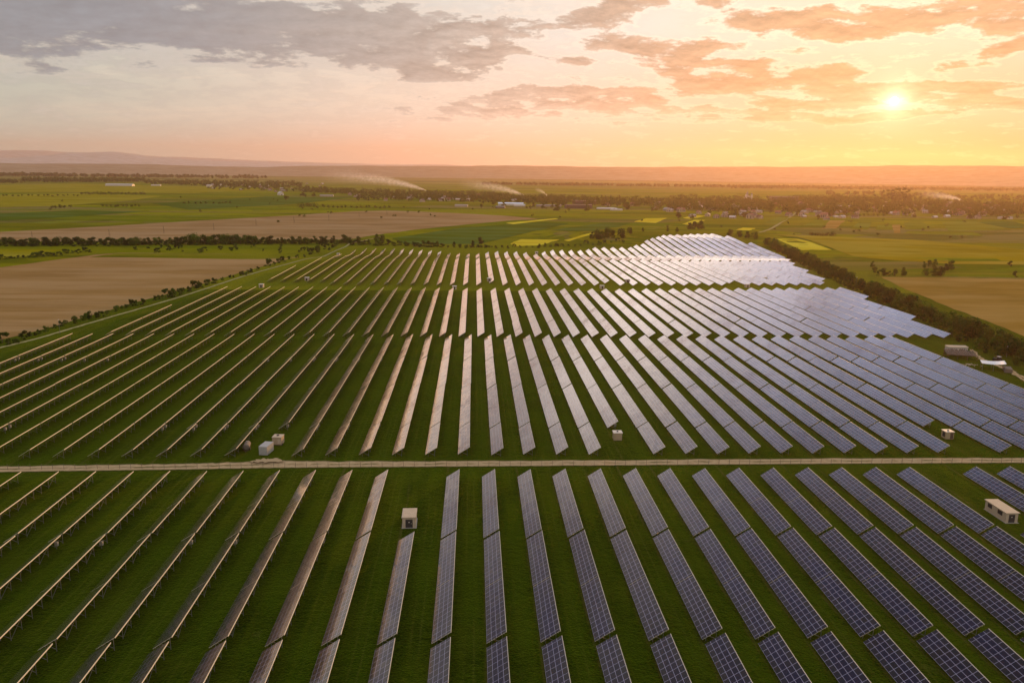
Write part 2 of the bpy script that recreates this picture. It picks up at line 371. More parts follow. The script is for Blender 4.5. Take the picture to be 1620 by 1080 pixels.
for q,mt_ in [([(1224,386.2),(1262,384),(1316,397.3),(1268,397.8)],'rape'),([(807,385.5),(825,378.5),(885,380.5),(854,388.5),(815,389.5)],'rape'),
  ([(892,382),(938,372.5),(943,374),(900,384)],'rape'),([(862,378),(905,370),(911,371.5),(871,379.5)],'lime'),
  ([(1003,351),(1022,345.5),(1056,345),(1037,353)],'rape'),([(1080,345),(1096,340.5),(1120,341.5),(1091,346.5)],'rape'),
  ([(1079,354.5),(1099,348),(1116,348.5),(1091,356)],'rape'),([(1163,365.8),(1175,360.2),(1195,361.2),(1185,366.6)],'rape'),
  ([(400,332.7),(455,330.8),(457,332),(400,334.5)],'lime'),([(398,326),(455,324.5),(455,326),(400,327.5)],'lime'),
  ([(100,356),(210,350.5),(232,352),(150,357)],'lime'),([(40,352.5),(150,346),(175,347.5),(80,354)],'lime'),
  ([(280,343),(300,341),(350,339.5),(330,343)],'lime'),([(160,336),(230,333),(240,334.5),(175,338)],'lime'),
  ([(-100,310),(130,306),(260,310),(200,318),(90,326),(-100,330)],'olive'),([(-100,296),(0,293),(100,291),(330,295),(420,300),(300,306),(100,304),(-100,306)],'olive'),
  ([(-50,340),(120,333),(230,335),(80,345),(-50,352)],'deep'),([(240,322),(420,311),(560,312),(480,322),(300,332)],'deep'),
  ([(620,377),(720,362),(850,351),(900,354),(820,372),(760,386),(640,386)],'deep'),([(870,366),(960,352),(1000,353),(940,370)],'deep'),
  ([(800,353),(880,345.5),(882,347),(812,355)],'rape'),
  ([(1020,365),(1062,355),(1068,356),(1032,366.5)],'lime'),([(1206,378),(1300,374),(1450,380),(1620,395),(1700,420),(1500,418),(1350,405),(1260,380)],'dry'),
  ([(1330,350),(1345,346),(1400,346),(1398,352)],'lime'),([(1270,357),(1290,349),(1312,349),(1300,358)],'lime'),([(1313,349),(1338,349),(1322,362),(1300,362)],'stubble'),
  ([(1345,362),(1360,352),(1380,352),(1372,364)],'lime'),([(1388,357),(1410,356),(1416,364),(1386,364)],'lime'),([(1412,356),(1424,356),(1424,369),(1414,369)],'stubble'),
  ([(1430,352),(1460,352),(1480,362),(1432,364)],'lime'),([(1490,352),(1540,350),(1600,364),(1500,366)],'lime'),([(1545,352),(1600,350),(1640,360),(1600,362)],'deep'),
  ([(1435,366),(1540,367),(1555,374),(1430,370)],'lime'),([(1210,352),(1230,344),(1250,345),(1228,356)],'lime')]:
    field('rapeseed_field' if mt_=='rape' else 'crop_field',q,mt_,1.5)
# lighter mown lane between the third and fourth block and the far block's pasture
def ribbon(name,pts,w,mat,amp=.5,wv=.3,z=None,sub=10):
    LAY[0]+=1; z=z or .03+LAY[0]*.012
    P=wob(pts,amp,sub,False,LAY[0]); r=random.Random(LAY[0]); V=[];fs=[]
    for i,p in enumerate(P):
        a=Vector(P[max(0,i-1)]);b=Vector(P[min(len(P)-1,i+1)]); d=(b-a).normalized(); n=Vector((-d.y,d.x))
        ww=w[min(i//sub,len(w)-1)] if isinstance(w,list) else w
        if isinstance(w,list) and i//sub<len(w)-1: ww=w[i//sub]+(w[i//sub+1]-w[i//sub])*((i%sub)/sub)
        l=ww/2+r.uniform(-wv,wv); rr=ww/2+r.uniform(-wv,wv)
        for q,s_ in ((l,1),(rr,-1)):
            x=p[0]+n.x*q*s_;y=p[1]+n.y*q*s_; V.append((x,y,z+zt(x,y)))
    for i in range(len(P)-1): fs.append((2*i+1,2*i+3,2*i+2,2*i))
    me=bpy.data.meshes.new(name); me.from_pydata(V,[],fs); me.materials.append(M[mat])
    l_=me.uv_layers.new(name='UVMap'); l_.data.foreach_set('uv',[c for f in fs for c in (1,0,1,1,0,1,0,0)])
    o=link(name,me); o['kind']='structure'; return o
# field('pasture',None,'dry',1.5,world=[(-300,548),(-180,551),(0,548.5),(120,552),(285,562),(285,571),(120,565),(0,561),(-170,566),(-280,560)])
tw=[at(x,y) for x,y in [(-120,745),(0,742.2),(150,740),(300,738),(380,736),(430,734.3),(520,734.6),(700,733.8),(900,732.4),(1200,730),(1450,728.6),(1620,728),(1800,727)]]
ribbon('dirt_track',tw,[5.2,5.2,5.1,5.3,5.8,7.0,5.5,5.3,5.1,5.1,5.1,4.9,4.9],'path',.25,.25,.09)
field('dirt_patch',[(392,732.6),(405,729.5),(415,727.5),(426,728.2),(437,726.5),(452,731.3),(440,733.2),(410,733.4)],'bare',.7)
ribbon('perimeter_path',[at(x,y) for x,y in [(-80,570),(0,550),(60,535.5),(120,517.5),(180,500),(240,483),(300,465),(380,438.5),(420,427),(470,413.5),(530,397),(547,390),(555,384)]],2.8,'pale_path',.4,.25,.10)
ribbon('dirt_path',[at(x,y) for x,y in [(1536,553),(1552,568),(1572,576),(1596,585),(1622,601),(1700,640)]],[2.2,3,3,3.4,3.8,4],'path',.3,.4,.11)
ribbon('country_lane',[at(x,y) for x,y in [(1200,373),(1225,359),(1252,342),(1262,335),(1300,330)]],6,'pale_path',1.5,1,.4)
ribbon('country_lane',[at(x,y) for x,y in [(560,384),(590,378),(606,373.5)]],3,'path',1,.6,.4)
# ------------------------------------------------------------------ solar tables
SX,SZ0,SZ1=1.705,.8,3.0
sl=math.hypot(2*SX,SZ1-SZ0); tl=math.atan2(SZ1-SZ0,2*SX)
def sp(s,off=0.0):                        # point on the slope: s metres from the low edge, off metres above the glass plane
    return (-SX+math.cos(tl)*s-math.sin(tl)*off, SZ0+math.sin(tl)*s+math.cos(tl)*off)
def panel_box(mb,y0,y1,T=None,uo=(0,0)):
    T=T or (lambda p:p)
    a0=sp(0);a1=sp(sl);b0=sp(0,-.05);b1=sp(sl,-.05)
    P=[(a0[0],y0,a0[1]),(a1[0],y0,a1[1]),(a1[0],y1,a1[1]),(a0[0],y1,a0[1]),(b0[0],y0,b0[1]),(b1[0],y0,b1[1]),(b1[0],y1,b1[1]),(b0[0],y1,b0[1])]
    P=[T(p) for p in P]
    U=[(uo[0],y0+uo[1]),(uo[0]+4.06,y0+uo[1]),(uo[0]+4.06,y1+uo[1]),(uo[0],y1+uo[1])]
    mb.quad(P[0],P[1],P[2],P[3],0,U); mb.quad(P[7],P[6],P[5],P[4],1)
    mb.quad(P[4],P[5],P[1],P[0],2);mb.quad(P[5],P[6],P[2],P[1],2);mb.quad(P[6],P[7],P[3],P[2],2);mb.quad(P[7],P[4],P[0],P[3],2)
def edge_rails(mb,y0,y1,T=None,ss=(.5,1.5,2.6,3.7),high=True):
    T=T or (lambda p:p)
    for s in ss:
        a=sp(s,-.11); mb.bar(T((a[0],y0,a[1])),T((a[0],y1,a[1])),.07,.10)
def high_lip(mb,y0,y1,T=None):
    T=T or (lambda p:p)
    a=sp(sl+.012,-.10); mb.bar(T((a[0],y0,a[1])),T((a[0],y1,a[1])),.04,.22)
CACHE={}
def halves(n):
    n1=n//2 if n>18 else n
    L=n*1.6; out=[(-L/2,-L/2+n1*1.6-(.05 if n1<n else 0))]
    if n1<n: out.append((-L/2+n1*1.6+.05,L/2))
    return out
def meshes(n):
    if n in CACHE: return CACHE[n]
    L=n*1.6; d={}
    d['panels']=[]
    for a,b in halves(n):
        mb=MB(); panel_box(mb,a,b); d['panels'].append(mb.mesh('panel_array',['glass','backsheet','alu']))
    mb=MB(); high_lip(mb,-L/2,L/2); d['lip']=mb.mesh('edge_rail',['alu'])
    d['purlins']=[]
    for s in (.55,1.55,2.55,3.55):
        mb=MB(); edge_rails(mb,-L/2-.15,L/2+.15,None,(s,)); d['purlins'].append(mb.mesh('purlin',['galv']))
    mb=MB(); edge_rails(mb,-L/2-.15,L/2+.15); d['purlin_all']=mb.mesh('purlin',['galv'])
    CACHE[n]=d; return d
def p2(s,y=0.0,off=-.2):
    a=sp(s,off); return (a[0],y,a[1])
mb=MB(); q=p2(3.15); mb.bar((q[0],0,-.2),(q[0],0,q[2]),.10,.08); LEG_R=mb.mesh('leg',['galv'])
mb=MB(); q=p2(.95); mb.bar((q[0],0,-.2),(q[0],0,q[2]),.12,.09); LEG_F=mb.mesh('leg',['galv'])
mb=MB(); mb.bar(p2(.15),p2(3.95),.09,.12); RAFT=mb.mesh('rafter',['galv'])
mb=MB(); a=p2(3.15);b=p2(1.1); mb.bar((a[0],0.05,.35),(b[0],0.05,b[2]-.05),.08); BRACE=mb.mesh('brace',['galv'])
mb=MB(); a=p2(3.15);mb.bar((a[0]+.05,0,.25),(a[0]+.05,3.2,2.1),.07); XBR=mb.mesh('brace',['galv'])
def frame_all(mb,y,T=None):
    T=T or (lambda p:p)
    a=p2(3.15); mb.bar(T((a[0],y,-.2)),T((a[0],y,a[2])),.085,.07)
    b=p2(.95); mb.bar(T((b[0],y,-.2)),T((b[0],y,b[2])),.085,.07)
    c=p2(.15,y);d=p2(3.95,y); mb.bar(T(c),T(d),.09,.12)
    mb.bar(T((a[0],y+.05,.35)),T((p2(1.1)[0],y+.05,p2(1.1)[2]-.05)),.08)
mb=MB(); frame_all(mb,0); FRAME=mb.mesh('support_frame',['galv'])
mb=MB(); mb.box(-.35,.35,-.25,.25,0,.85); mb.box(-.38,.38,-.28,.28,.85,.9); INV=mb.mesh('inverter',['concrete'])
# rows: (block, row index, ordinal of segment counted from the camera side, X of the high edge, y0, n modules)
T_=[]
def seg(b,k,s,X,y0,n): T_.append([b,k,s,X,y0,n])
for k in range(-24,26):
    X=5.8+9.655*k
    if k not in (-2,13): seg(1,k,3,X,166.4,23)
    seg(1,k,2,X,125.4,25); seg(1,k,1,X,84.0,25)
for k in range(-21,26):
    X=8.5+9.655*k
    if k>21: 
        continue
    jit=rnd.uniform(-.3,.3)
    seg(2,k,4,X,338.2+jit,29); seg(2,k,3,X,292.4+jit,28); seg(2,k,2,X,245.2+jit,29)
    if k not in (-7,4,15): seg(2,k,1,X,220.4+jit,15)
for k in range(-19,28):
    X=5.3+9.655*k; dy=max(0,(k-10)*.8)
    if k>-19: seg(3,k,4,X,501.8+dy,27)
    if k<=26:
        if k>-19: seg(3,k,3,X,464.6+dy,23)
        else: seg(3,k,3,X,428,26)
        if k>-19: seg(3,k,2,X,427.2+dy,23)
    if k<=25: seg(3,k,1,X,389.8,23+round(dy/1.6))
TOPX=[(-150,670),(-138,744),(-130,786),(-120,815),(-112,828),(-93,828),(-60,820),(-5,797),(5,803),(24,812),(50,809),(69,797),(77,829),(124,833),(130,855),(174,859),(200,905),(230,950),(262,966),(299,978),(312,900),(325,862)]
STX=[(-170,586),(-108,585),(-104,572),(60,573),(265,582),(279,612),(290,694),(311,770),(330,850)]
def lerp(tab,x):
    for (a,ya),(b,yb) in zip(tab,tab[1:]):
        if a<=x<=b: return ya+(yb-ya)*(x-a)/(b-a)
    return tab[0][1] if x<tab[0][0] else tab[-1][1]
for k in range(-16,33):
    X=5.2+9.655*k; st=lerp(STX,X); tp=lerp(TOPX,X); s=1
    if k in (1,10,20): st+=12
    y=st
    while y<738 and y<tp-6:
        if y+41.6<=min(741,tp): n=26
        else: n=int((min(741.2,tp)-y)/1.6)
        if n>=4: seg(4,k,s,X,y,n); s+=1
        y+=n*1.6+.7
        if n<4: break
    y=max(745.5,st)
    while y<tp-8:
        n=min(16,int((tp-y)/1.6))
        if n>=4: seg(4,k,s,X,y,n); s+=1
        y+=n*1.6+.8
def vis(X,y0,y1):
    pts=[pr(X,y0,3),pr(X,y1,3),pr(X-3.4,y0,.8),pr(X-3.4,y1,.8),pr(X,(y0+y1)/2,3)]
    if any(p is None for p in pts): return 0
    if not any(-60<p[0]<1680 and p[1]<1150 for p in pts): return 0
    xs_=[min(1620,max(0,p[0])) for p in pts]; ys_=[min(1080,max(0,p[1])) for p in pts]
    Z=((y0+y1)/2)
    area=abs((pts[1][0]-pts[0][0])*(pts[2][1]-pts[0][1])-(pts[1][1]-pts[0][1])*(pts[2][0]-pts[0][0]))
    if max(xs_)-min(xs_)<=0 or max(ys_)-min(ys_)<=0: return .01
    inside=any(0<p[0]<1620 and p[1]<1080 for p in pts)
    return (1000 if inside else 1)+area+40000/Z
L2=[(vis(t[3],t[4],t[4]+t[5]*1.6),t) for t in T_]
L2=[q for q in L2 if q[0]>0]
L2.sort(key=lambda q:-q[0])
NEAR=[q[1] for q in L2[:300]]; FARS=[q[1] for q in L2[300:]]
print('TABLES',len(L2),[sum(1 for t in NEAR if t[0]==b) for b in (1,2,3,4)],[sum(1 for t in FARS if t[0]==b) for b in (1,2,3,4)])
def rowlabel(b,k,s):
    if b==1:
        base=-2; ref='the small kiosk'; places={1:'cut by bottom edge',2:'middle of front block',3:'touching the dirt track'}
    elif b==2:
        base=4; ref='the slatted crate'; places={1:'short end piece',2:'second from the track',3:'third from the track',4:'farthest from the track'}
    elif b==3:
        base=-17; ref=None; places={1:'nearest third-block piece',2:'second third-block piece',3:'next-to-last third-block piece',4:'last third-block piece'}
    else:
        base=0; ref=None; places={}
    if b in (1,2):
        d=k-base
        w='in the row of '+ref if d==0 else nth(abs(d))+' row '+('right' if d>0 else 'left')+' of '+ref
    else:
        w=nth(k+20)+' row from the left'
    pl=places.get(s,nth(s)+' piece of the farthest block')
    return w+', '+pl
def look(b,k):
    if k<-8: return 'edge-on solar table'
    if k<-1: return 'solar table'
    return ['','violet solar table','grey solar table','pale solar table','pale solar table'][b]
NG={1:'solar tables of the front block',2:'solar tables of the second block',3:'solar tables of the third block',4:'solar tables of the farthest block'}
for b,k,s,X,y0,n in NEAR:
    d=meshes(n); L=n*1.6; yc=y0+L/2
    za=zt(X,y0);zb=zt(X,y0+L)
    root=bpy.data.objects.new('solar_table',None); C.objects.link(root)
    root.location=(X-SX+rnd.gauss(0,.06),yc,(za+zb)/2+rnd.gauss(0,.03)); root.rotation_euler=(math.atan2(zb-za,L)+rnd.gauss(0,.0006),rnd.gauss(0,R(.55)),rnd.gauss(0,.0009))
    tag(root,look(b,k)+', '+rowlabel(b,k,s),'solar table',NG[b])
    for pm in d['panels']: link('panel_array',pm,root)
    link('edge_rail',d['lip'],root)
    if b==1:
        for pm in d['purlins']: link('purlin',pm,root)
    else: link('purlin',d['purlin_all'],root)
    nf=max(2,round(L/3.35)); st=(L-1.6)/(nf-1)
    for i in range(nf):
        y=-L/2+.8+i*st
        if b==1:
            for m_,nm in ((LEG_R,'leg'),(LEG_F,'leg'),(RAFT,'rafter'),(BRACE,'brace')): link(nm,m_,root,(0,y,0))
            if i%4==1: link('brace',XBR,root,(0,y,0))
        elif b==2 or k<0: link('support_frame',FRAME,root,(0,y,0))
    if b in (2,3) and k>=0 and b==3 or (b==4):
        pass
    if (b==1 and s==2 and (k+30)%3!=1) or (b==2 and s in (1,3)): link('inverter',INV,root,(1.0,L/2-.6,.75 if b==1 else .9))
    if b==2 and s in (2,4): link('inverter',INV,root,(1.0,-L/2+1.2,.9))
# everything beyond the three hundred largest: one mass
mb=MB()
for b,k,s,X,y0,n in FARS:
    L=n*1.6; za=zt(X,y0);zb=zt(X,y0+L); jit=rnd.gauss(0,R(.35)); cj,sj=math.cos(jit),math.sin(jit)
    def T(p,X=X,y0=y0,L=L,za=za,zb=zb,cj=cj,sj=sj):
        t=(p[1]+L/2)/L
        return (X-SX+p[0]*cj+(p[2]-1.9)*sj, y0+L/2+p[1], 1.9+(p[2]-1.9)*cj-p[0]*sj+za+(zb-za)*t)
    for a,bb in halves(n): panel_box(mb,a,bb,T,(rnd.randrange(60)*4.06,rnd.randrange(90)*160))
    n0=len(mb.f); high_lip(mb,-L/2,L/2,T)
    for q_ in range(n0,len(mb.f)): mb.mi[q_]=2
    if k<4 or b<4:
        nf=max(2,round(L/4.2)); st=(L-1.6)/(nf-1)
        for i in range(nf):
            y=-L/2+.8+i*st; a=p2(3.15); q=p2(.95)
            mb.bar(T((a[0],y,-.1)),T((a[0],y,a[2])),.08,.07,3); mb.bar(T((q[0],y,-.1)),T((q[0],y,q[2])),.08,.07,3)
            mb.bar(T((a[0],y,.35)),T((q[0],y,q[2])),.06,.06,3)
o=link('far_solar_tables',mb.mesh('far_solar_tables',['glass','backsheet','alu','galv']))
tag(o,'mass of pale solar tables filling the far end of the solar farm','solar tables',None,'stuff')
# ------------------------------------------------------------------ trees
def crown_mesh(name,seed,h,w,nq,qs,squash=1.0,mat='leaf',nblob=14,base=.18):
    r=random.Random(seed); mb=MB(); bl=[]
    for i in range(nblob):
        t=r.random(); zz=h*(base+(1-base)*t*.92); rad=w/2*math.sin(math.pi*min(.98,.22+t*.72))**.8
        a=r.uniform(0,6.283); rr=rad*r.uniform(.25,.85)
        bl.append((math.cos(a)*rr,math.sin(a)*rr,zz,r.uniform(.16,.3)*min(w,h)))
    for i in range(nq):
        c=bl[r.randrange(nblob)]
        d=Vector((r.gauss(0,1),r.gauss(0,1),r.gauss(0,1))).normalized()
        rad=c[3]*(r.uniform(.55,1.05))
        p=Vector((c[0]+d.x*rad,c[1]+d.y*rad,max(h*base*.6,c[2]+d.z*rad*.85*squash)))
        u=Vector((r.gauss(0,1),r.gauss(0,1),r.gauss(0,.6))).normalized(); nrm=(d+Vector((r.gauss(0,.5),r.gauss(0,.5),r.gauss(0,.5)))).normalized()
        u=(u-nrm*u.dot(nrm)); 
        if u.length<.1: continue
        u.normalize(); v=nrm.cross(u); q=qs*r.uniform(.6,1.3)
        u=u*q*.5; v=v*q*.5*r.uniform(.6,1)
        mb.quad(tuple(p-u-v*.4),tuple(p+u*.3-v),tuple(p+u+v*.4),tuple(p-u*.3+v))
    return mb.mesh(name,[mat])
def trunk_mesh(name,seed,h,r0):
    r=random.Random(seed); mb=MB(); mb.cyl((0,0,-.3),(r.uniform(-.2,.2),r.uniform(-.2,.2),h*.55),r0,r0*.55,7)
    for i in range(5):
        a=r.uniform(0,6.28); z0=h*r.uniform(.25,.5); l=h*r.uniform(.22,.34)
        mb.cyl((0,0,z0),(math.cos(a)*l*.8,math.sin(a)*l*.8,z0+l*.8),r0*.45,r0*.12,5)
    return mb.mesh(name,['bark'])
PT=[(crown_mesh('crown',11+i,1,[.95,.8,1.05,.7,.9,1.15][i],1500,.075,1,'leaf' if i%2 else 'leaf_dark',[16,13,18,12,15,20][i],.12),trunk_mesh('trunk',i,1,.03)) for i in range(6)]
PS=[(crown_mesh('crown',41+i,1,[1.3,1.6,1.1,1.5][i],500,.13,1,'leaf_dark' if i%2 else 'leaf',[9,11,8,10][i],.03),trunk_mesh('stem',i+9,.8,.035)) for i in range(4)]
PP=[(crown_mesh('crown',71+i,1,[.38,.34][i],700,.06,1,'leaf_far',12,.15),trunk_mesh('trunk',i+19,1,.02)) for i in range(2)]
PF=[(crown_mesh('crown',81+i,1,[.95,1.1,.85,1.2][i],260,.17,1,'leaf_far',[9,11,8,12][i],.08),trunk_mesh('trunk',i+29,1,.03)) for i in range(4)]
NT=[0]
def tree(protos,x,y,h,label,cat,group,name='tree',wid=1.0):
    c,t=protos[rnd.randrange(len(protos))]; root=bpy.data.objects.new(name,None); C.objects.link(root)
    root.location=(x,y,zt(x,y)); s=h; root.rotation_euler=(0,0,rnd.uniform(0,6.28))
    cr=link('crown',c,root,(0,0,0),(0,0,0),(s*wid,s*wid,s)); link('trunk' if name!='shrub' else 'stem',t,root,(0,0,0),(0,0,0),(s,s,s))
    tag(root,label,cat,group); NT[0]+=1; return root
def path_px(pts,n,jx=0,jy=0):
    P=[at(*p) for p in pts]; ln=[math.dist(a,b) for a,b in zip(P,P[1:])]; tot=sum(ln); out=[]
    for i in range(n):
        d=tot*(i+.5)/n; j=0
        while d>ln[j] and j<len(ln)-1: d-=ln[j]; j+=1
        t=d/ln[j]; out.append((P[j][0]+(P[j+1][0]-P[j][0])*t+rnd.uniform(-jx,jx),P[j][1]+(P[j+1][1]-P[j][1])*t+rnd.uniform(-jy,jy)))
    return out
# dense hedge along the right border of the farm, near end first
hp=path_px([(1640,585),(1560,548),(1480,512),(1400,478),(1320,440),(1250,405),(1212,393)],92,2.6,3.5)
for i,(x,y) in enumerate(hp):
    tree(PT,x+3,y,rnd.uniform(6.2,9.6),f'bushy tree, {nth(i+1)} from the near end of the dense hedge right of the panels','tree','trees of the dense hedge right of the panels',wid=1.3)
hp=path_px([(1645,592),(1560,556),(1480,517),(1400,482),(1320,444),(1250,408)],40,1.5,3)
for i,(x,y) in enumerate(hp):
    tree(PS,x-1,y,rnd.uniform(3.2,5.6),f'low green shrub, {nth(i+1)} from the near end at the foot of the dense right hedge','shrub','shrubs at the foot of the right hedge','shrub')
# shrubs between the brown field and the perimeter path
cl=[(4,542,5.0),(14,545,3.2),(25,542,3.0),(38,536,4.0),(50,531,3),(62,528,2.6),(72,524,3.2),(86,519,2.2),(97,516,3.4),(104,512,2.2),(119,511,4),(133,506,4.2),(145,503,5.4),(158,502,3.6),(170,497,2.4),(185,492,3.4),(197,487,3),(207,484,4.2),(216,483,3.8),(226,482,4),(245,475,3),(252,473,2.8),(265,470,5.6),(273,470,6.2),(287,466,4.8),(300,461,4),(309,456,6),(316,455,5),(328,451,4.6),(339,448,4.6),(352,443,2.6),(366,439,3),(385,435,4.4),(396,431,4.6),(408,427,3),(424,421,6.5),(434,419,3),(441,416,4.5),(448,414,5),(458,411,3.4),(470,408,3.6),(482,404,3.4),(492,400,7),(503,398,7),(516,394,6),(530,390,5)]
for i,(x,y,h) in enumerate(cl):
    X,Y=at(x,y); tree(PS,X,Y,h,f'round dark shrub, {nth(i+1)} from the left between ploughed field and pale perimeter path','shrub','shrubs along the perimeter path','shrub')
# field hedge below the far brown field
fh=[]
for i in range(96):
    x=-5+i*5.85; y=389-((x/560.0))*4+rnd.uniform(-1.3,1.2); fh.append((x,y,rnd.uniform(5.5,10.5)*(1.35 if 290<x<400 else 1)))
for i,(x,y,h) in enumerate(fh):
    X,Y=at(x,y); tree(PT if i%3 else PS,X,Y,h*.85,f'dark bush, {nth(i+1)} from the left in the field hedge below the far ploughed field','bush','bushes of the field hedge below the far ploughed field','shrub',1.3)
for i in range(16):
    x=i*9.5; y=410-x*.06+rnd.uniform(-1,1)-(3 if x>100 else 0); X,Y=at(x,y)
    tree(PS,X,Y,rnd.uniform(2.5,5.5),f'low bush, {nth(i+1)} from the left in the short hedge above the near ploughed field','bush','bushes of the short hedge above the near ploughed field','shrub',1.4)
i=0
for i in range(40):
    x=rnd.uniform(210,540); y=rnd.uniform(389,400); X,Y=at(x,y)
    tree(PS,X,Y,rnd.uniform(1.6,4.6),'small shrub scattered over the rough green strip between the ploughed fields','shrub','shrubs scattered over the rough green strip','shrub',1.2)
# behind the farm
for i in range(46):
    x=555+i*9.6; y=388+min(5,(x-555)/40)-(max(0,x-800)*.018)+rnd.uniform(-1.5,1); X,Y=at(x,y)
    tree(PS,X,Y+6,rnd.uniform(2.5,6)*(1.5 if x<690 else .8),f'bush, {nth(i+1)} from the left in the scrub line behind the far end of the panels','bush','bushes behind the far end of the panels','shrub',1.3)
hx=[(936,383,9),(945,384,11),(952,384,10),(961,383,13),(970,383,9),(983,384,11),(996,378,8),(760,386,7.5),(748,388,5),(718,390,5),(692,391,6),(605,382,8),(596,383,9),(567,384,7),(553,385,7)]
for i,(x,y,h) in enumerate(hx):
    X,Y=at(x,y); tree(PT,X,Y,h,f'leafy tree, {nth(i+1)} of the clumps just behind the far end of the panels','tree','clumps behind the far end of the panels')
hx=[(1095,367,9),(1102,367,11),(1109,366,8),(1113,366,12),(1060,376,7),(1075,376,6),(1020,376,5),(1160,384,8),(1175,386,8),(1188,388,8),(1200,389,9)]
for i,(x,y,h) in enumerate(hx):
    X,Y=at(x,y); tree(PT,X,Y+15,h,f'field tree, {nth(i+1)} from the left in the scatter beyond the far right panels','tree','field trees beyond the far right panels')
hx=[(1380,423,6),(1384,431,5),(1391,436,5),(1398,436,6),(1406,436,4),(1415,437,6),(1429,436,7),(1462,424,6),(1469,422,6),(1478,424,8),(1464,436,6),(1479,437,7),(1488,437,8),(1496,428,6),(1504,427,8),(1598,421,5),(1606,438,5)]
for i,(x,y,h) in enumerate(hx):
    X,Y=at(x,y); tree(PT if h>5 else PS,X,Y,h,f'meadow tree, {nth(i+1)} from the left above the stubble field on the right','tree','meadow trees above the stubble field')
hx=[(92,392,0),]
# poplars on the right in the haze
for i,(x,y,h) in enumerate([(1396,318,38),(1404,318,42),(1411,318,42),(1417,317,46),(1423,318,45),(1430,317,47),(1435,319,43),(1447,318,32),(1456,319,30)]):
    X,Y=at(x,y); tree(PP,X,Y,h,f'tall poplar, {nth(i+1)} from the left in the hazy group beyond the village','tree','tall poplars beyond the village',wid=1.6 if i<7 else .8)
# village trees kept as individuals (front of the settlement)
nv=0
while nv<110:
    x=rnd.uniform(450,1620)
    y=rnd.uniform(*((310,318) if x<760 else (318,334) if x<1060 else (328,347)))
    X,Y=at(x,y); tree(PF,X,Y,rnd.uniform(7,14),'tree with an uneven crown along the near edge of the hazy village','tree','trees along the near edge of the village'); nv+=1
# all further trees
mb=MB(); rr=random.Random(5)
def farcrown(X,Y,h,w,nq,q):
    for b_ in range(4):
        cx=X+rr.uniform(-.3,.3)*w; cy=Y+rr.uniform(-.3,.3)*w; cz=h*rr.uniform(.35,.75); r0=w*rr.uniform(.22,.34)
        for i in range(nq//4):
            d=Vector((rr.gauss(0,1),rr.gauss(0,1),rr.gauss(0,1))).normalized(); p=Vector((cx,cy,cz))+d*r0*rr.uniform(.6,1.1)
            n=(d+Vector((rr.gauss(0,.5),rr.gauss(0,.5),rr.gauss(0,.5)))).normalized(); u=n.orthogonal().normalized()*q*.5*rr.uniform(.6,1.2); v=n.cross(u)
            p.z=max(.5,p.z)
            mb.quad(tuple(p-u-v*.5),tuple(p+u*.4-v),tuple(p+u+v*.5),tuple(p-u*.4+v))
for i in range(70):
    x=rr.uniform(20,1600); lo,hi=(312,352) if x<480 else ((322,345) if x<900 else (348,378)); X,Y=at(x,rr.uniform(lo,hi)); farcrown(X,Y,rr.uniform(2.5,6),rr.uniform(4,8),60,1.1)
for j,(x0,x1,y0,h,n) in enumerate([(128,230,308,9,36),(0,128,310,5,16),(80,112,329,6,6),(160,225,327,6,10),(472,500,328,11,10),(500,620,329,6,16),(285,370,322,5,9),(1280,1320,374,6,9),(1150,1192,341,9,12),(1300,1400,342,7,14)]):
    for i in range(n):
        X,Y=at(x0+(x1-x0)*(i+.5)/n+rr.uniform(-2,2),y0+rr.uniform(-.6,.6)); farcrown(X,Y,h*rr.uniform(.6,1.1),h*rr.uniform(1,1.6),60,1.5)
def band(x0,x1,ya,yb,n,h0,h1,nq=44,q=2.6):
    for i in range(n):
        t=rr.random(); x=x0+(x1-x0)*t; y0,y1=(ya[0]+(ya[1]-ya[0])*t),(yb[0]+(yb[1]-yb[0])*t)
        X,Y=at(x,rr.uniform(y0,y1)); h=rr.uniform(h0,h1); farcrown(X,Y,h,h*rr.uniform(.9,1.3),nq,q*(1 if Y<3500 else 1.7))
band(36,230,(287,286.5),(289,289),170,20,27,44,3.4)
band(0,34,(288,288),(290,290),30,14,20)
band(230,480,(287,290),(292,300),260,12,22)
band(330,520,(292,298),(300,306),120,8,14)
band(480,800,(300,308),(306,318),420,10,18)
band(560,900,(306,314),(316,326),330,8,15)
band(790,1070,(312,318),(320,332),360,10,18)
band(1060,1620,(318,325),(334,344),950,9,17)
band(1060,1620,(312,318),(322,330),420,10,18)
band(1250,1400,(316,318),(320,322),120,16,24)
band(760,1620,(291,300),(292,301.5),420,9,15,24,7)
band(1150,1620,(296,300),(298,303),300,10,20,30,6)
band(-40,420,(277,281),(278,283),260,14,26,24,10)
band(1300,1640,(305,312),(312,318),160,10,16,36,4)
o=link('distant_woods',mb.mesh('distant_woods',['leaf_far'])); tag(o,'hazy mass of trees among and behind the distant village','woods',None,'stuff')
print('TREES',NT[0])
# ------------------------------------------------------------------ buildings
def root_at(name,px,py,rz,label,cat,group=None,dz=0):
    X,Y=at(px,py) if py is not None else px
    e=bpy.data.objects.new(name,None); C.objects.link(e); e.location=(X,Y,zt(X,Y)+dz); e.rotation_euler=(0,0,rz); return tag(e,label,cat,group)
def part(name,mb,mats,par): return link(name,mb.mesh(name,mats if isinstance(mats,list) else [mats]),par)
def B(*a):
    mb=MB(); mb.box(*a); return mb
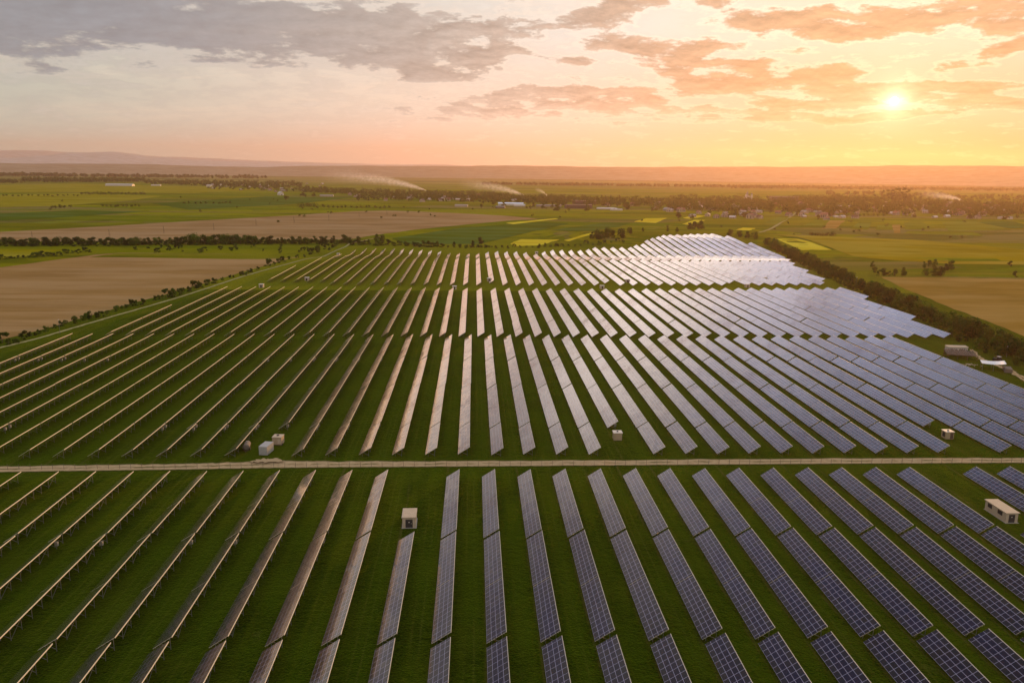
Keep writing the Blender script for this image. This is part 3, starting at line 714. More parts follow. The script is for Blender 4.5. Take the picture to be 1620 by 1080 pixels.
# small kiosk in the front block
e=root_at('kiosk',(-15.1,173.6),None,R(1.5),'small cream transformer kiosk with dark door standing on grass in front block','kiosk')
mb=MB(); mb.box(-1.55,-.85,0,.14,0,2.55); mb.box(.85,1.55,0,.14,0,2.55); mb.box(-.85,.85,0,.14,2.1,2.55); mb.box(-1.55,-1.41,.14,5,0,2.55); mb.box(1.41,1.55,.14,5,0,2.55); mb.box(-1.41,1.41,4.86,5,0,2.55); mb.box(-1.55,-.85,-.06,0,.0,2.4); mb.box(.85,1.55,-.06,0,0,2.4)
part('wall',mb,'cream',e)
part('base',B(-1.75,1.75,-.35,5.2,-.1,.04),'concrete',e)
for yy in (1.0,3.0): part('vent',B(1.553,1.59,yy,yy+.9,1.5,2.0),'dark',e)
mb=MB(); mb.box(-1.72,1.72,-.22,5.15,2.552,2.70); mb.box(-1.6,1.6,-.1,5.03,2.70,2.74); part('roof',mb,'cream',e)
d=part('door',B(-.84,.84,.04,.10,.05,2.08),'dark',e)
part('sign',B(-.14,.14,.015,.038,1.25,1.5),'white',d); part('handle',B(.5,.56,0,.038,.95,1.15),'alu',d)
# long cabin at the right
e=root_at('cabin',(131.2,173.4),None,R(0),'long cream cabin with tan roof, two dark louvres and dark end door','cabin')
mb=MB(); mb.box(-1.5,-.8,0,.14,0,2.5); mb.box(.8,1.5,0,.14,0,2.5); mb.box(-.8,.8,0,.14,2.1,2.5)
mb.box(1.36,1.5,.14,8.0,0,2.5); mb.box(-1.36,1.36,7.86,8.0,0,2.5)
for a,b in ((.14,1.4),(3.3,5.4),(7.1,8.0)): mb.box(-1.5,-1.36,a,b,0,2.5)
for a,b in ((1.4,3.3),(5.4,7.1)): mb.box(-1.5,-1.36,a,b,0,1.1); mb.box(-1.5,-1.36,a,b,2.2,2.5)
part('wall',mb,'cream',e)
part('base',B(-1.7,1.7,-.4,8.2,-.1,.04),'concrete',e)
mb=MB(); mb.box(-1.75,1.75,-.25,8.25,2.502,2.64); part('roof',mb,'cream',e)
for a,b in ((1.4,3.3),(5.4,7.1)):
    mb=MB(); mb.box(-1.42,-1.37,a,b,1.1,2.2)
    for j in range(6): mb.box(-1.46,-1.43,a,b,1.15+j*.18,1.2+j*.18)
    part('louvre',mb,'dark',e)
d=part('door',B(-.79,.79,.04,.10,.05,2.08),'dark',e); part('sign',B(-.14,.14,.015,.038,1.3,1.55),'white',d)
def crate(px,py,rz,label,vent):
    e=root_at('crate_cabin',px,py,rz,label,'cabin')
    mb=MB(); mb.box(-1.3,1.3,0,2.6,.15,2.45); part('wall',mb,'boards',e)
    mb=MB(); mb.box(-1.45,1.45,-.12,2.72,2.452,2.6); part('roof',mb,'white',e)
    mb=MB(); mb.box(-1.2,1.2,.1,2.5,0,.148); part('base',mb,'rust',e)
    mb=MB(); mb.cyl((0,1.3,2.6),(0,1.3,2.85),.32,.28,10); part('roof_vent',mb,'dark',e)
    if vent: part('louvre',B(-1.34,-1.303,.5,1.9,.7,2.1),'dark',e); part('door',B(.1,1.1,-.03,-.003,.25,2.2),'rust',e)
    else: part('door',B(-.6,.5,-.03,-.003,.25,2.2),'tan',e)
crate(977.5,697,R(0),'square slatted crate cabin with white roof standing left of centre gap in second block',False)
crate(1502,695,R(0),'slatted crate cabin with dark louvre on its left side in second block right',True)
# cluster of units left of centre by the track
e=root_at('container',(-61.6,222.6),None,R(-10),'pale grey corrugated container beside the dirt track','container')
mb=MB(); mb.box(-1.25,1.25,0,4.6,.12,2.6); part('body',mb,'corr',e)
mb=MB(); mb.box(-1.3,1.3,-.05,4.65,2.602,2.72)
for j in range(6): mb.box(-1.3,1.3,.3+j*.75,.42+j*.75,2.72,2.78)
part('roof',mb,'greymetal',e)
for sx in (-1,1): part('door',B(min(sx*.06,sx*1.15),max(sx*.06,sx*1.15),-.05,-.003,.25,2.45),'greymetal',e)
for sx in (-1,1):
    for yy in (.3,4.3): part('foot',B(sx*1.1-.12,sx*1.1+.12,yy-.12,yy+.12,0,.118),'dark',e)
e=root_at('box_cabin',(-59.6,231.0),None,R(-4),'tan box cabin with vented white roof behind the grey container','cabin')
part('wall',B(-1.4,1.4,0,2.8,.3,2.6),'tan',e); mb=MB(); mb.box(-1.5,1.5,-.1,2.9,2.602,2.74); part('roof',mb,'cream',e)
mb=MB(); mb.cyl((-.1,1.6,2.74),(-.1,1.6,2.95),.45,.4,12); part('roof_vent',mb,'dark',e)
for sx in (-1,1):
    mb=MB(); mb.cyl((sx*1.35-.1,.5,.36),(sx*1.35+.1,.5,.36),.36,.36,12); part('wheel',mb,'rubber',e)
part('hatch',B(.2,1.2,-.04,-.003,.7,2.1),'cream',e)
e=root_at('tank_trailer',(-67.4,226.0),None,R(8),'dark round tank trailer left of the grey container','tank trailer')
mb=MB(); mb.cyl((0,0,1.35),(0,3.4,1.35),.95,.95,18); mb.cyl((0,-.25,1.35),(0,0,1.35),.6,.95,18,0,True); mb.cyl((0,3.4,1.35),(0,3.65,1.35),.95,.6,18); part('tank',mb,'slab',e)
mb=MB(); mb.bar((-.5,-.6,.45),(-.5,3.4,.45),.1); mb.bar((.5,-.6,.45),(.5,3.4,.45),.1); mb.bar((-.5,.6,.45),(.5,.6,.45),.1); mb.bar((-.5,2.9,.45),(.5,2.9,.45),.1); mb.bar((0,-.6,.45),(0,-1.8,.45),.1); mb.bar((-.5,-.6,.45),(.5,-.6,.45),.1)
part('chassis',mb,'dark',e)
mb=MB(); mb.cyl((0,1.7,2.28),(0,1.7,2.5),.3,.28,12); part('hatch',mb,'galv',e)
for sx in (-1,1):
    for yy in (1.1,2.1):
        mb=MB(); mb.cyl((sx*.85-.12,yy,.38),(sx*.85+.12,yy,.38),.38,.38,14); part('wheel',mb,'rubber',e)
# little far cabins
for x,y,lb in [(485,444,'tiny cream cabin in the mown lane at left, nearer the farthest block'),(413,455,'tiny cream cabin in the mown lane beside leftmost rows'),(535,401.5,'tiny tan cabin at the upper left corner of the panels'),
    (719,458,'tiny white-roofed cabin in the mown lane left of centre'),(774,445,'tiny cabin at the near end of a short row in the farthest block, centre'),(849,401,'tiny white cabin behind the far end of the panels'),
    (953,457,'tiny white-roofed cabin in the mown lane right of centre'),(993,447,'tiny grey cabin at the near end of a row right of centre'),(1183,455,'tiny white-roofed cabin in the mown lane at right'),(1211,444,'tiny cream cabin at the right edge of the farthest block')]:
    e=root_at('utility_cabin',x,y,rnd.uniform(-.1,.1),lb,'cabin','utility cabins of the solar farm')
    part('wall',B(-1.5,1.5,0,2.6,0,2.3),'cream',e); part('roof',B(-1.65,1.65,-.15,2.75,2.302,2.45),'white',e)
    part('door',B(-.5,.5,-.04,-.003,.1,1.95),'dark',e)
# yard on the right: cabin, timber lean-to, canopy, tractor, heap
e=root_at('site_cabin',(231.5,358.5),None,R(-6),'white site cabin with flat pinkish roof behind the dark timber shelter','cabin')
mb=MB(); mb.box(-4.6,4.6,0,3,0,2.6); part('wall',mb,'white',e); mb=MB(); mb.box(-4.8,4.8,-.2,3.2,2.602,2.85); mb.poly([(-4.8,-.2,2.85),(4.8,-.2,2.85),(4.8,3.2,3.1),(-4.8,3.2,3.1)]); part('roof',mb,'cream',e)
for xx in (1.0,2.0,3.0): w=part('window',B(xx-.35,xx+.35,-.03,-.003,1.1,2.0),'glassy',e)
part('door',B(-3.2,-2.3,-.03,-.003,.1,2.1),'dark',e)
e=root_at('timber_shelter',(224.5,343.5),None,R(-20),'dark timber shelter with sagging brown roof beside the outermost panels','shelter')
mb=MB(); r=random.Random(3)
for i in range(26): mb.bar((-6.2+i*.48,-.3,2.3+r.uniform(-.12,.12)),(-6.2+i*.48+r.uniform(-.2,.2),9.2,3.2+r.uniform(-.15,.15)),.4,.08)
part('roof',mb,'rust',e)
for (xx,yy) in [(-6,0),(-2,0),(2,0),(6,0),(-6,9),(-2,9),(2,9),(6,9)]:
    mb=MB(); mb.cyl((xx,yy,0),(xx,yy,2.2 if yy==0 else 3.05),.12,.1,7); part('post',mb,'rust',e)
mb=MB()
for i in range(30): mb.bar((-6+i*.4,8.95,0),(-6+i*.4+r.uniform(-.1,.1),8.95,2.6),.25,.05)
part('wall',mb,'rust',e)
e=root_at('canopy',(226.8,325.5),None,R(-27),'pale blue curved sheet canopy on posts at the right border of the panels','canopy')
mb=MB(); N=10
for i in range(N):
    a=-4.6+9.2*i/N;b=-4.6+9.2*(i+1)/N; za=3.1+.5*((a+1)/4.6)**2*(1 if a>-1 else .25);zb=3.1+.5*((b+1)/4.6)**2*(1 if b>-1 else .25)
    mb.hexa([(a,-3.6,za),(b,-3.6,zb),(b,3.6,zb),(a,3.6,za),(a,-3.6,za+.06),(b,-3.6,zb+.06),(b,3.6,zb+.06),(a,3.6,za+.06)])
part('roof',mb,'bluemetal',e)
for xx,yy,hh in [(-4.2,-3.2,3.1),(4.2,-3.2,3.66),(-4.2,3.2,3.1),(4.2,3.2,3.66),(0,-3.2,3.08),(0,3.2,3.08)]:
    mb=MB(); mb.cyl((xx,yy,0),(xx,yy,hh),.1,.1,8); part('post',mb,'galv',e)
part('wall',B(4.4,7.2,-3.2,3.2,0,1.6),'slab',e)
e=root_at('tractor',(239.5,341),None,R(200),'small dark tractor with pale cab roof parked at the foot of the hedge','tractor')
mb=MB(); mb.box(-.45,.45,-2.0,-.1,.85,1.5); mb.box(-.6,.6,-.1,1.3,.7,1.25); part('body',mb,'tractor',e)
mb=MB(); mb.box(-.62,.62,0,1.25,1.25,2.35); c_=part('cab',mb,'glassy',e); part('cab_roof',B(-.75,.75,-.12,1.4,2.352,2.5),'white',e)
for sx in (-1,1):
    mb=MB(); mb.cyl((sx*.85-.2,.85,.8),(sx*.85+.2,.85,.8),.8,.8,18); part('wheel',mb,'rubber',e)
    mb=MB(); mb.cyl((sx*.7-.14,-1.5,.5),(sx*.7+.14,-1.5,.5),.5,.5,16); part('wheel',mb,'rubber',e)
mb=MB(); mb.cyl((.3,-1.2,1.5),(.3,-1.2,2.1),.05,.05,8); part('exhaust',mb,'dark',e)
e=root_at('rubble_heap',(222,333),None,0,'pale heap of boards and sheets between timber shelter and blue canopy','heap')
mb=MB()
for i in range(26):
    x,y=r.gauss(0,1.5),r.gauss(0,1.2); mb.bar((x,y,.15+r.random()*.5),(x+r.uniform(-1.4,1.4),y+r.uniform(-1.2,1.2),.2+r.random()*.5),.3,.08)
part('boards',mb,'cream',e)
# lamp / camera poles
for x,y,h,lb in [(95,528,7,'thin pole with a small box on top beside the perimeter path at left'),(1354,456,8,'thin pole standing at the foot of the dense right hedge'),(1592,565,5,'short pale pole near the dirt path at far right')]:
    e=root_at('pole',x,y,0,lb,'pole'); mb=MB(); mb.cyl((0,0,0),(0,0,h),.09,.06,8); part('shaft',mb,'galv',e); part('box',B(-.2,.2,-.15,.15,h+.002,h+.35),'white',e)
# power poles in the far ploughed field
for i,(x,y) in enumerate([(51,379),(173,375.5),(259,369),(338,364),(405,357),(465,352.5),(520,349),(568,343.5),(612,340)]):
    e=root_at('power_pole',x,y,rnd.uniform(-.2,.2),f'wooden power pole, {nth(i+1)} from the left in the far ploughed field','power pole','power poles in the far ploughed field')
    mb=MB(); mb.cyl((0,0,0),(0,0,9.6),.15,.1,7); mb.cyl((1.6,0,0),(.2,0,8.3),.1,.08,6); part('pole',mb,'bark',e); mb=MB(); mb.bar((-1.0,0,8.9),(1.0,0,8.9),.12); part('crossarm',mb,'bark',e)
    for q in (-.9,.0,.9): mb=MB(); mb.cyl((q,.12,8.97),(q,.12,9.2),.07,.05,6); part('insulator',mb,'white',e)
# wire fence on the near side of the track
e=bpy.data.objects.new('wire_fence',None); C.objects.link(e); e.location=(0,213,0); tag(e,'low wire fence with thin dark posts along the near side of the dirt track','fence')
mb=MB(); mb.bar((0,0,0),(0,0,1.7),.075,.06); pm=mb.mesh('fence_post',['post'])
x=-131.5
for i in range(99): link('fence_post',pm,e,(x,-.4+.003*x,0),(rnd.uniform(-.05,.05),rnd.uniform(-.05,.05),0)); x+=3.02
for z in (.5,1.0,1.55):
    mb=MB(); mb.bar((-132,-.82,z),(167,.12,z),.007); part('wire',mb,'galv',e)
# ------------------------------------------------------------------ village
def gable(w,l,h,rh,roof,wall='wall'):
    wb=MB(); wb.box(-w/2,w/2,-l/2,l/2,0,h); wb.poly([(-w/2,-l/2,h),(w/2,-l/2,h),(0,-l/2,h+rh*.97)]); wb.poly([(w/2,l/2,h),(-w/2,l/2,h),(0,l/2,h+rh*.97)])
    rb=MB(); e_=.35
    for s in (-1,1):
        a=[(s*(w/2+e_),-l/2-e_,h-.2),(s*(w/2+e_),l/2+e_,h-.2),(0,l/2+e_,h+rh),(0,-l/2-e_,h+rh)]
        b=[(p[0],p[1],p[2]+.18) for p in a]; 
        if s<0: a=a[::-1];b=b[::-1]
        rb.hexa(a+b)
    cb=MB(); cb.box(w*.15,w*.15+.6,l*.1,l*.1+.6,h+rh*.3,h+rh+.7)
    db=MB()
    for s in (-1,1):
        for yy in (-l*.3,l*.02,l*.3): db.box(s*(w/2+.02)-.03,s*(w/2+.02)+.03,yy-.6,yy+.6,1.1,h-.6)
    for xx in (-w*.25,w*.25): db.box(xx-.5,xx+.5,-l/2-.05,-l/2-.003,1.0,h-.6)
    return wb.mesh('wall',[wall]),rb.mesh('roof',[roof]),cb.mesh('chimney',['roof_red']),db.mesh('window',['glassy'])
HP=[('red-roofed',gable(8,11,3.6,3,'roof_red')),('brown-roofed',gable(8.5,12,3.4,3.2,'roof_brown')),('grey-roofed',gable(9,14,3.6,2.6,'roof_grey')),('white-roofed',gable(8,12,3.2,2.2,'roof_white')),('red-roofed',gable(10,10,5.2,3.2,'roof_red'))]
def house(X,Y,rz,hp,label,grp,s=1):
    nm,(w,rf,ch,wi)=hp; e=bpy.data.objects.new('house',None); C.objects.link(e); e.location=(X,Y,0); e.rotation_euler=(0,0,rz); e.scale=(s,s,s)
    tag(e,label,'house',grp); link('wall',w,e); r_=link('roof',rf,e); link('chimney',ch,r_); link('window',wi,e)
hr=random.Random(12)
regs=[(330,520,290,304,26,'at the left end of the hazy village'),(540,800,308,320,26,'in the middle of the village left of the metal halls'),(960,1090,322,336,14,'right of the dark factory'),(1090,1300,322,346,62,'in the village right of centre'),(1300,1620,322,348,72,'in the hazy village at far right')]
for x0,x1,y0,y1,n,wh in regs:
    for i in range(n):
        X,Y=at(hr.uniform(x0,x1),hr.uniform(y0,y1)); hp=HP[hr.randrange(5)]
        house(X,Y,hr.choice((R(55),R(-30),R(20),R(-65)))+hr.uniform(-.2,.2),hp,f'small {hp[0]} house {wh}','houses '+wh,hr.uniform(.8,1.25))
def hall(px,py,w,l,h,rz,label,wall,roof,rh=1.2,cat='hall',name='hall',bands=0):
    e=root_at(name,px,py,rz,label,cat); wm,rm,cm,dm=gable(w,l,h,rh,roof,wall); link('wall',wm,e); link('roof',rm,e)
    for q in range(bands):
        b_=MB(); b_.box(-w/2-.06,-w/2-.003,-l*.46,l*.46,1.5+q*3,2.8+q*3); b_.box(w/2+.003,w/2+.06,-l*.46,l*.46,1.5+q*3,2.8+q*3); part('window',b_,'glassy',e)
    d_=MB(); d_.box(-1.8,1.8,-l/2-.1,-l/2-.01,0,min(h-.5,3.2)); part('door',d_,'dark',e)
hall(808,325,16,62,5,R(88),'long low hall with pale blue metal roof left of the dark factory','white','bluemetal',2)
hall(792,329.5,12,20,4,R(80),'small grey shed in front of the pale metal hall','slab','roof_grey')
hall(822,326.5,12,26,4,R(92),'low white shed right of the long pale hall','white','roof_white')
hall(811,318,8,24,4,R(92),'narrow white-roofed barn behind the long pale hall','white','roof_white')
hall(728,317,8,26,4,R(94),'narrow white-roofed barn left of the metal halls','wall','roof_white')
hall(730,327,10,30,4,R(80),'low grey barn in the fields below the village','wall','roof_grey')
hall(700,317.5,9,10,5,R(30),'white gabled farmhouse left of the metal halls','white','roof_white',4)
hall(915,329.5,22,62,8,R(92),'dark brown factory block with flat roof','roof_brown','roof_brown',.5,'factory','factory',2)
hall(924,323,18,60,9,R(90),'dark factory hall behind the brown factory block','roof_brown','slab',.8,'factory','factory',1)
hall(868,327,14,60,4,R(94),'long pale low shed left of the dark factory','wall','roof_grey',.8)
hall(958,331,14,40,3.2,R(86),'white low yard buildings right of the dark factory','white','roof_white',.6)
hall(975,333,10,26,3,R(96),'pale shed at the right end of the factory yard','white','roof_white',.5)
hall(1091,330,11,12,6,R(-30),'white gabled chapel-like house at the village front','white','roof_red',6,'house','house')
hall(1240,318.5,16,90,15,R(90),'long grey apartment slab rising above the village','slab','slab',.5,'apartment block','apartment_block',4)
hall(1590,346.5,10,26,4,R(92),'long grey-roofed shed at the village front, far right','white','roof_grey',1)
hall(1283,331,10,26,3.5,R(95),'pale blue-roofed shed in the village centre right','white','bluemetal',1)
hall(1296,336,8,24,3.2,R(90),'narrow white shed below the blue-roofed shed','white','roof_white',.8)
hall(1328,344,8,22,2.6,R(90),'low white greenhouse at the village front','white','roof_white',.6)
hall(190,294.5,30,110,7,R(92),'long white hall standing alone in the far left fields','white','roof_white',3)
hall(340,293.5,14,60,5,R(92),'white farm hall at the left end of the village','white','roof_white',2)
hall(331,295.5,12,22,6,R(70),'small white barn beside the left farm hall','white','roof_white',3)
hall(444,309,14,16,6,R(40),'white gabled barn at the village front left','white','roof_white',6)
hall(517,311,12,40,4,R(90),'low grey farm sheds below the village left of centre','wall','roof_grey',1.5)
hall(247,294,14,40,4,R(92),'small pale hall right of the long white hall','white','roof_white',1.5)
# church with two domed towers
e=root_at('church',1182,316,R(0),'hazy church with two small towers and a central dome','church')
wm,rm,cm,dm=gable(14,30,9,5,'roof_grey','white'); link('wall',wm,e); link('roof',rm,e)
for xx in (-9,9):
    mb=MB(); mb.box(xx-2.4,xx+2.4,-17,-12.2,0,17); t=part('tower',mb,'white',e)
    mb=MB(); mb.cyl((xx,-14.6,17),(xx,-14.6,19.5),2.9,2.4,10); mb.cyl((xx,-14.6,19.5),(xx,-14.6,24),2.4,.1,10); part('spire',mb,'roof_grey',t)
mb=MB(); mb.cyl((0,2,12),(0,2,20),3.4,3.4,12); mb.cyl((0,2,20),(0,2,24),3.8,2.2,12); mb.cyl((0,2,24),(0,2,29),2.2,.1,12); part('dome',mb,'roof_grey',e)
# ------------------------------------------------------------------ hills
def ridge(name,D,prof,mat,seed,depth=2500,a0=-43,a1=45):
    r=random.Random(seed); mb=MB(); n=240; ph=[r.uniform(0,6.28) for _ in range(6)]; V=[];fs=[]
    for i in range(n+1):
        a=a0+(a1-a0)*i/n; h=lerp(prof,a); h*=1+.02*sum(math.sin(a*(.5+.9*j)+ph[j])/(1+j) for j in range(5)) ; h=max(1,h)
        for dd,hh in ((-depth*.9,-5),(-depth*.55,h*.35),(-depth*.2,h*.85),(0,h),(depth*.35,h*.6),(depth*.8,-5)):
            d=D+dd; V.append((math.sin(R(a))*d,math.cos(R(a))*d,hh))
    for i in range(n):
        for j in range(5): fs.append((i*6+j,(i+1)*6+j,(i+1)*6+j+1,i*6+j+1))
    me=bpy.data.meshes.new(name); me.from_pydata(V,[],fs); me.materials.append(M[mat])
    for p in me.polygons: p.use_smooth=True
    o=link(name,me); o['kind']='structure'
M['farhill']=field_mat('haze_paled_mountain_cover',(.46,.42,.36),(.58,.54,.47),0,.001,.5)  # distance haze painted into the cover: paled so the mountains fade into the sky
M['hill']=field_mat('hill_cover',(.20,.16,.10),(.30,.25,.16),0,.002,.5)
def hh(D,px,py,base=None):
    az,el=skydir(px,py); return math.degrees(az),math.tan(el)*D+HC
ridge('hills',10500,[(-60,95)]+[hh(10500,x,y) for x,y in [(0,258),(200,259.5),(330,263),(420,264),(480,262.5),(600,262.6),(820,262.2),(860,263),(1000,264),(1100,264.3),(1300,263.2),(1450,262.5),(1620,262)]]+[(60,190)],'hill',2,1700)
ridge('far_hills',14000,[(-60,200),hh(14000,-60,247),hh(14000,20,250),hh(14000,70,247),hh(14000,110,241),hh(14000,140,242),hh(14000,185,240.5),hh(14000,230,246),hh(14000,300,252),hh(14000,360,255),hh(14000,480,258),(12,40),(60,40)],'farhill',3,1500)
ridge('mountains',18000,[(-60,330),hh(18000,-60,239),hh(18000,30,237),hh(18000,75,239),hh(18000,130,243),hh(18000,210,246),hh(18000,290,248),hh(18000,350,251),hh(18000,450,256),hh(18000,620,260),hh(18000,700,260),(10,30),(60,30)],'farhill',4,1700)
# ------------------------------------------------------------------ smoke
def plume(px,py,L,H,W,label,dens):
    # a drifting plume: rises from the fire at the origin and is blown towards -X
    X,Y=at(px,py); me=bpy.data.meshes.new('smoke_plume'); mb=MB(); n=14; rings=[]
    for i in range(9):
        t=i/8; zc=2+H*(1-math.exp(-2.6*t)); w=1.2+W*t**.7*2.0; rings.append([(-L*t,math.cos(6.2832*j/n)*w,max(.4,zc+math.sin(6.2832*j/n)*w*.8)) for j in range(n)])
    V=[p for r_ in rings for p in r_]; fs=[(i*n+j,i*n+(j+1)%n,(i+1)*n+(j+1)%n,(i+1)*n+j) for i in range(8) for j in range(n)]
    fs+=[tuple(range(n)),tuple(range(8*n,9*n))]
    me.from_pydata(V,[],fs); bm_=bmesh.new(); bm_.from_mesh(me); bmesh.ops.recalc_face_normals(bm_,faces=bm_.faces[:]); bm_.to_mesh(me); bm_.free()
    m=bpy.data.materials.new('smoke'); m.use_nodes=True; nt=m.node_tree; nt.nodes.remove(nt.nodes['Principled BSDF']); g=G(nt)
    o_=g.tc(); x,y,z=g.xyz(o_)[0:3]
    t=g.m('MAXIMUM',g.m('DIVIDE',x,-L),0.001)
    zc=g.m('ADD',g.m('MULTIPLY',g.m('SUBTRACT',1.0,g.m('EXPONENT',g.m('MULTIPLY',t,-2.6))),H),2.0)
    w_=g.m('MULTIPLY_ADD',g.m('POWER',t,.7),W,1.0)
    q1=g.m('DIVIDE',y,w_); q2=g.m('DIVIDE',g.m('SUBTRACT',z,zc),g.m('MULTIPLY',w_,.8))
    r2=g.m('ADD',g.m('MULTIPLY',q1,q1),g.m('MULTIPLY',q2,q2))
    d_=g.m('EXPONENT',g.m('MULTIPLY',r2,-1.1))
    nz=g.ss(g.noise(g.mapv(o_,(1,1,1.5)),2.2/W,4,.6,.6),.30,.78)
    d_=g.m('MULTIPLY',g.m('MULTIPLY',d_,nz),g.m('MULTIPLY',g.m('POWER',g.m('SUBTRACT',1.0,g.m('MINIMUM',t,1.0)),1.4),g.m('DIVIDE',dens*6,w_)))
    v=nt.nodes.new('ShaderNodeVolumePrincipled'); v.inputs['Color'].default_value=(.97,.93,.9,1); v.inputs['Anisotropy'].default_value=.3
    nt.links.new(d_,v.inputs['Density'])
    nt.links.new(v.outputs[0],nt.nodes['Material Output'].inputs['Volume']); me.materials.append(m)
    o=link('smoke_plume',me); o.location=(X,Y,0); tag(o,label,'smoke',None,'stuff')
plume(676,303,420,60,26,'pale smoke drifting left from a fire in the trees left of centre',.42)
plume(832,312,230,42,19,'pale smoke drifting left above the trees beside the metal halls',.30)
plume(867,313,45,26,7,'thin wisp of smoke right of the larger plume',.30)
plume(1524,319,170,24,16,'pale smoke lying over the village at far right',.30)
# ------------------------------------------------------------------ haze
mb=MB(); mb.box(-19500,19500,-700,20500,-8,620)
me=mb.mesh('haze',['grass']); m=bpy.data.materials.new('haze'); m.use_nodes=True; nt=m.node_tree; nt.nodes.remove(nt.nodes['Principled BSDF'])
v=nt.nodes.new('ShaderNodeVolumePrincipled'); v.inputs['Color'].default_value=(.82,.54,.40,1); v.inputs['Density'].default_value=4.9e-5; v.inputs['Anisotropy'].default_value=.61
nt.links.new(v.outputs[0],nt.nodes['Material Output'].inputs['Volume']); me.materials[0]=m
o=link('haze',me); o['kind']='stuff'; o['label']='pale warm haze lying over the plain'
# the ground sheet and hills must stay inside the box
# ------------------------------------------------------------------ sun
SAZ,SEL=skydir(1415,160)
sl_=bpy.data.lights.new('sun','SUN'); sl_.energy=4.4; sl_.angle=R(.6); sl_.color=(1,.50,.16)
so=bpy.data.objects.new('sun',sl_); C.objects.link(so)
sd=Vector((math.sin(SAZ)*math.cos(SEL),math.cos(SAZ)*math.cos(SEL),math.sin(SEL)))
so.rotation_euler=sd.to_track_quat('Z','Y').to_euler(); so.location=(300,600,300)
# ------------------------------------------------------------------ sky
w=bpy.data.worlds.new('World'); sc.world=w; w.use_nodes=True; nt=w.node_tree; g=G(nt)
bg=nt.nodes['Background']
sky=nt.nodes.new('ShaderNodeTexSky'); sky.sky_type='NISHITA'; sky.sun_disc=False; sky.sun_elevation=SEL; sky.sun_rotation=SAZ; sky.altitude=300; sky.dust_density=3
D=g.tc('Generated'); dx,dy,dz=g.xyz(D)[0:3]
az=g.m('ARCTAN2',dx,dy); el=g.m('ARCSINE',dz)
azd=g.m('MULTIPLY',az,57.29578); eld=g.m('MULTIPLY',el,57.29578)
pd=g.m('ADD',g.m('MAXIMUM',dz,0.0),.18)
P=g.comb(g.m('DIVIDE',dx,pd),g.m('DIVIDE',dy,pd),0.0)
fb=g.noise(P,5.4,9,.64,.12); fb2=g.noise(g.vm('ADD',P,(5.2,1.3,0)),.45,5,.55)
fs_=g.noise(g.vm('ADD',P,(.019,.044,0)),5.4,9,.64,.12)
lit=g.m('SUBTRACT',fb,fs_)
wp=g.xyz(g.noise(P,2.0,4,.55,0,'Color')); 
aw=g.m('ADD',azd,g.m('MULTIPLY_ADD',wp[0],5.0,-2.5)); ew=g.m('ADD',eld,g.m('MULTIPLY_ADD',wp[1],1.8,-.9))
BL=[(60,5,420,50,1.0),(330,45,300,32,.75),(560,40,260,38,.72),(640,92,150,22,.5),(20,95,120,30,.5),(90,215,300,30,.15),
 (700,112,55,22,.85),(770,90,60,15,.6),(915,38,60,16,1.05),(1000,74,55,12,1.1),(905,100,40,9,.7),(1120,75,40,8,.7),(1070,8,110,18,.8),(1065,100,40,18,1.0),(1180,97,70,12,1.0),
 (860,155,130,20,.85),(740,180,200,16,.55),(1010,150,90,16,.7),(1235,120,120,13,.95),(1120,137,60,13,.9),(1150,178,160,8,.75),(1320,140,90,8,.85),
 (1500,28,200,26,1.0),(1250,28,80,15,.8),(1355,50,50,10,.6),(1505,100,32,9,.8),(1600,72,50,11,.9),(1350,160,90,9,.85),(1500,142,120,9,.9),(1580,168,120,10,1.0),(1260,188,120,6,.7),(1330,112,60,7,.8),(1440,185,90,5,.6),(1240,160,60,8,.8)]
cov=None
for px,py,sx,sy,a in BL:
    A0,E0=skydir(px,py); A0=math.degrees(A0);E0=math.degrees(E0); sxd=sx/1250*57.3;syd=sy/1250*57.3
    u=g.m('DIVIDE',g.m('SUBTRACT',aw,A0),sxd); v_=g.m('DIVIDE',g.m('SUBTRACT',ew,E0),syd)
    e_=g.m('MULTIPLY',g.m('EXPONENT',g.m('MULTIPLY',g.m('ADD',g.m('MULTIPLY',u,u),g.m('MULTIPLY',v_,v_)),-1.0)),a)
    cov=e_ if cov is None else g.m('ADD',cov,e_)
cov=g.m('MINIMUM',cov,1.1)
gen=g.m('MULTIPLY',g.ss(eld,17,23),g.ss(fb2,.40,.62,0,.45))
cov=g.m('MAXIMUM',cov,gen)
ca=g.m('MULTIPLY',g.vm('DOT_PRODUCT',D,tuple(sd)),.999999)
ang=g.m('MULTIPLY',g.m('ARCCOSINE',ca),57.29578)
dn=g.m('ADD',cov,g.m('MULTIPLY',g.m('SUBTRACT',fb,.5),g.ss(ang,20,50,3.9,2.5)))
dn=g.m('ADD',dn,-.10)
dens=g.m('MAXIMUM',g.ss(dn,.26,.78),g.m('MULTIPLY',g.ss(dn,-.25,.45),g.ss(ang,14,40,.12,.45)))
rim=g.m('MULTIPLY',g.ss(dn,.05,.38),g.m('SUBTRACT',1.0,g.ss(dn,.38,.6)))
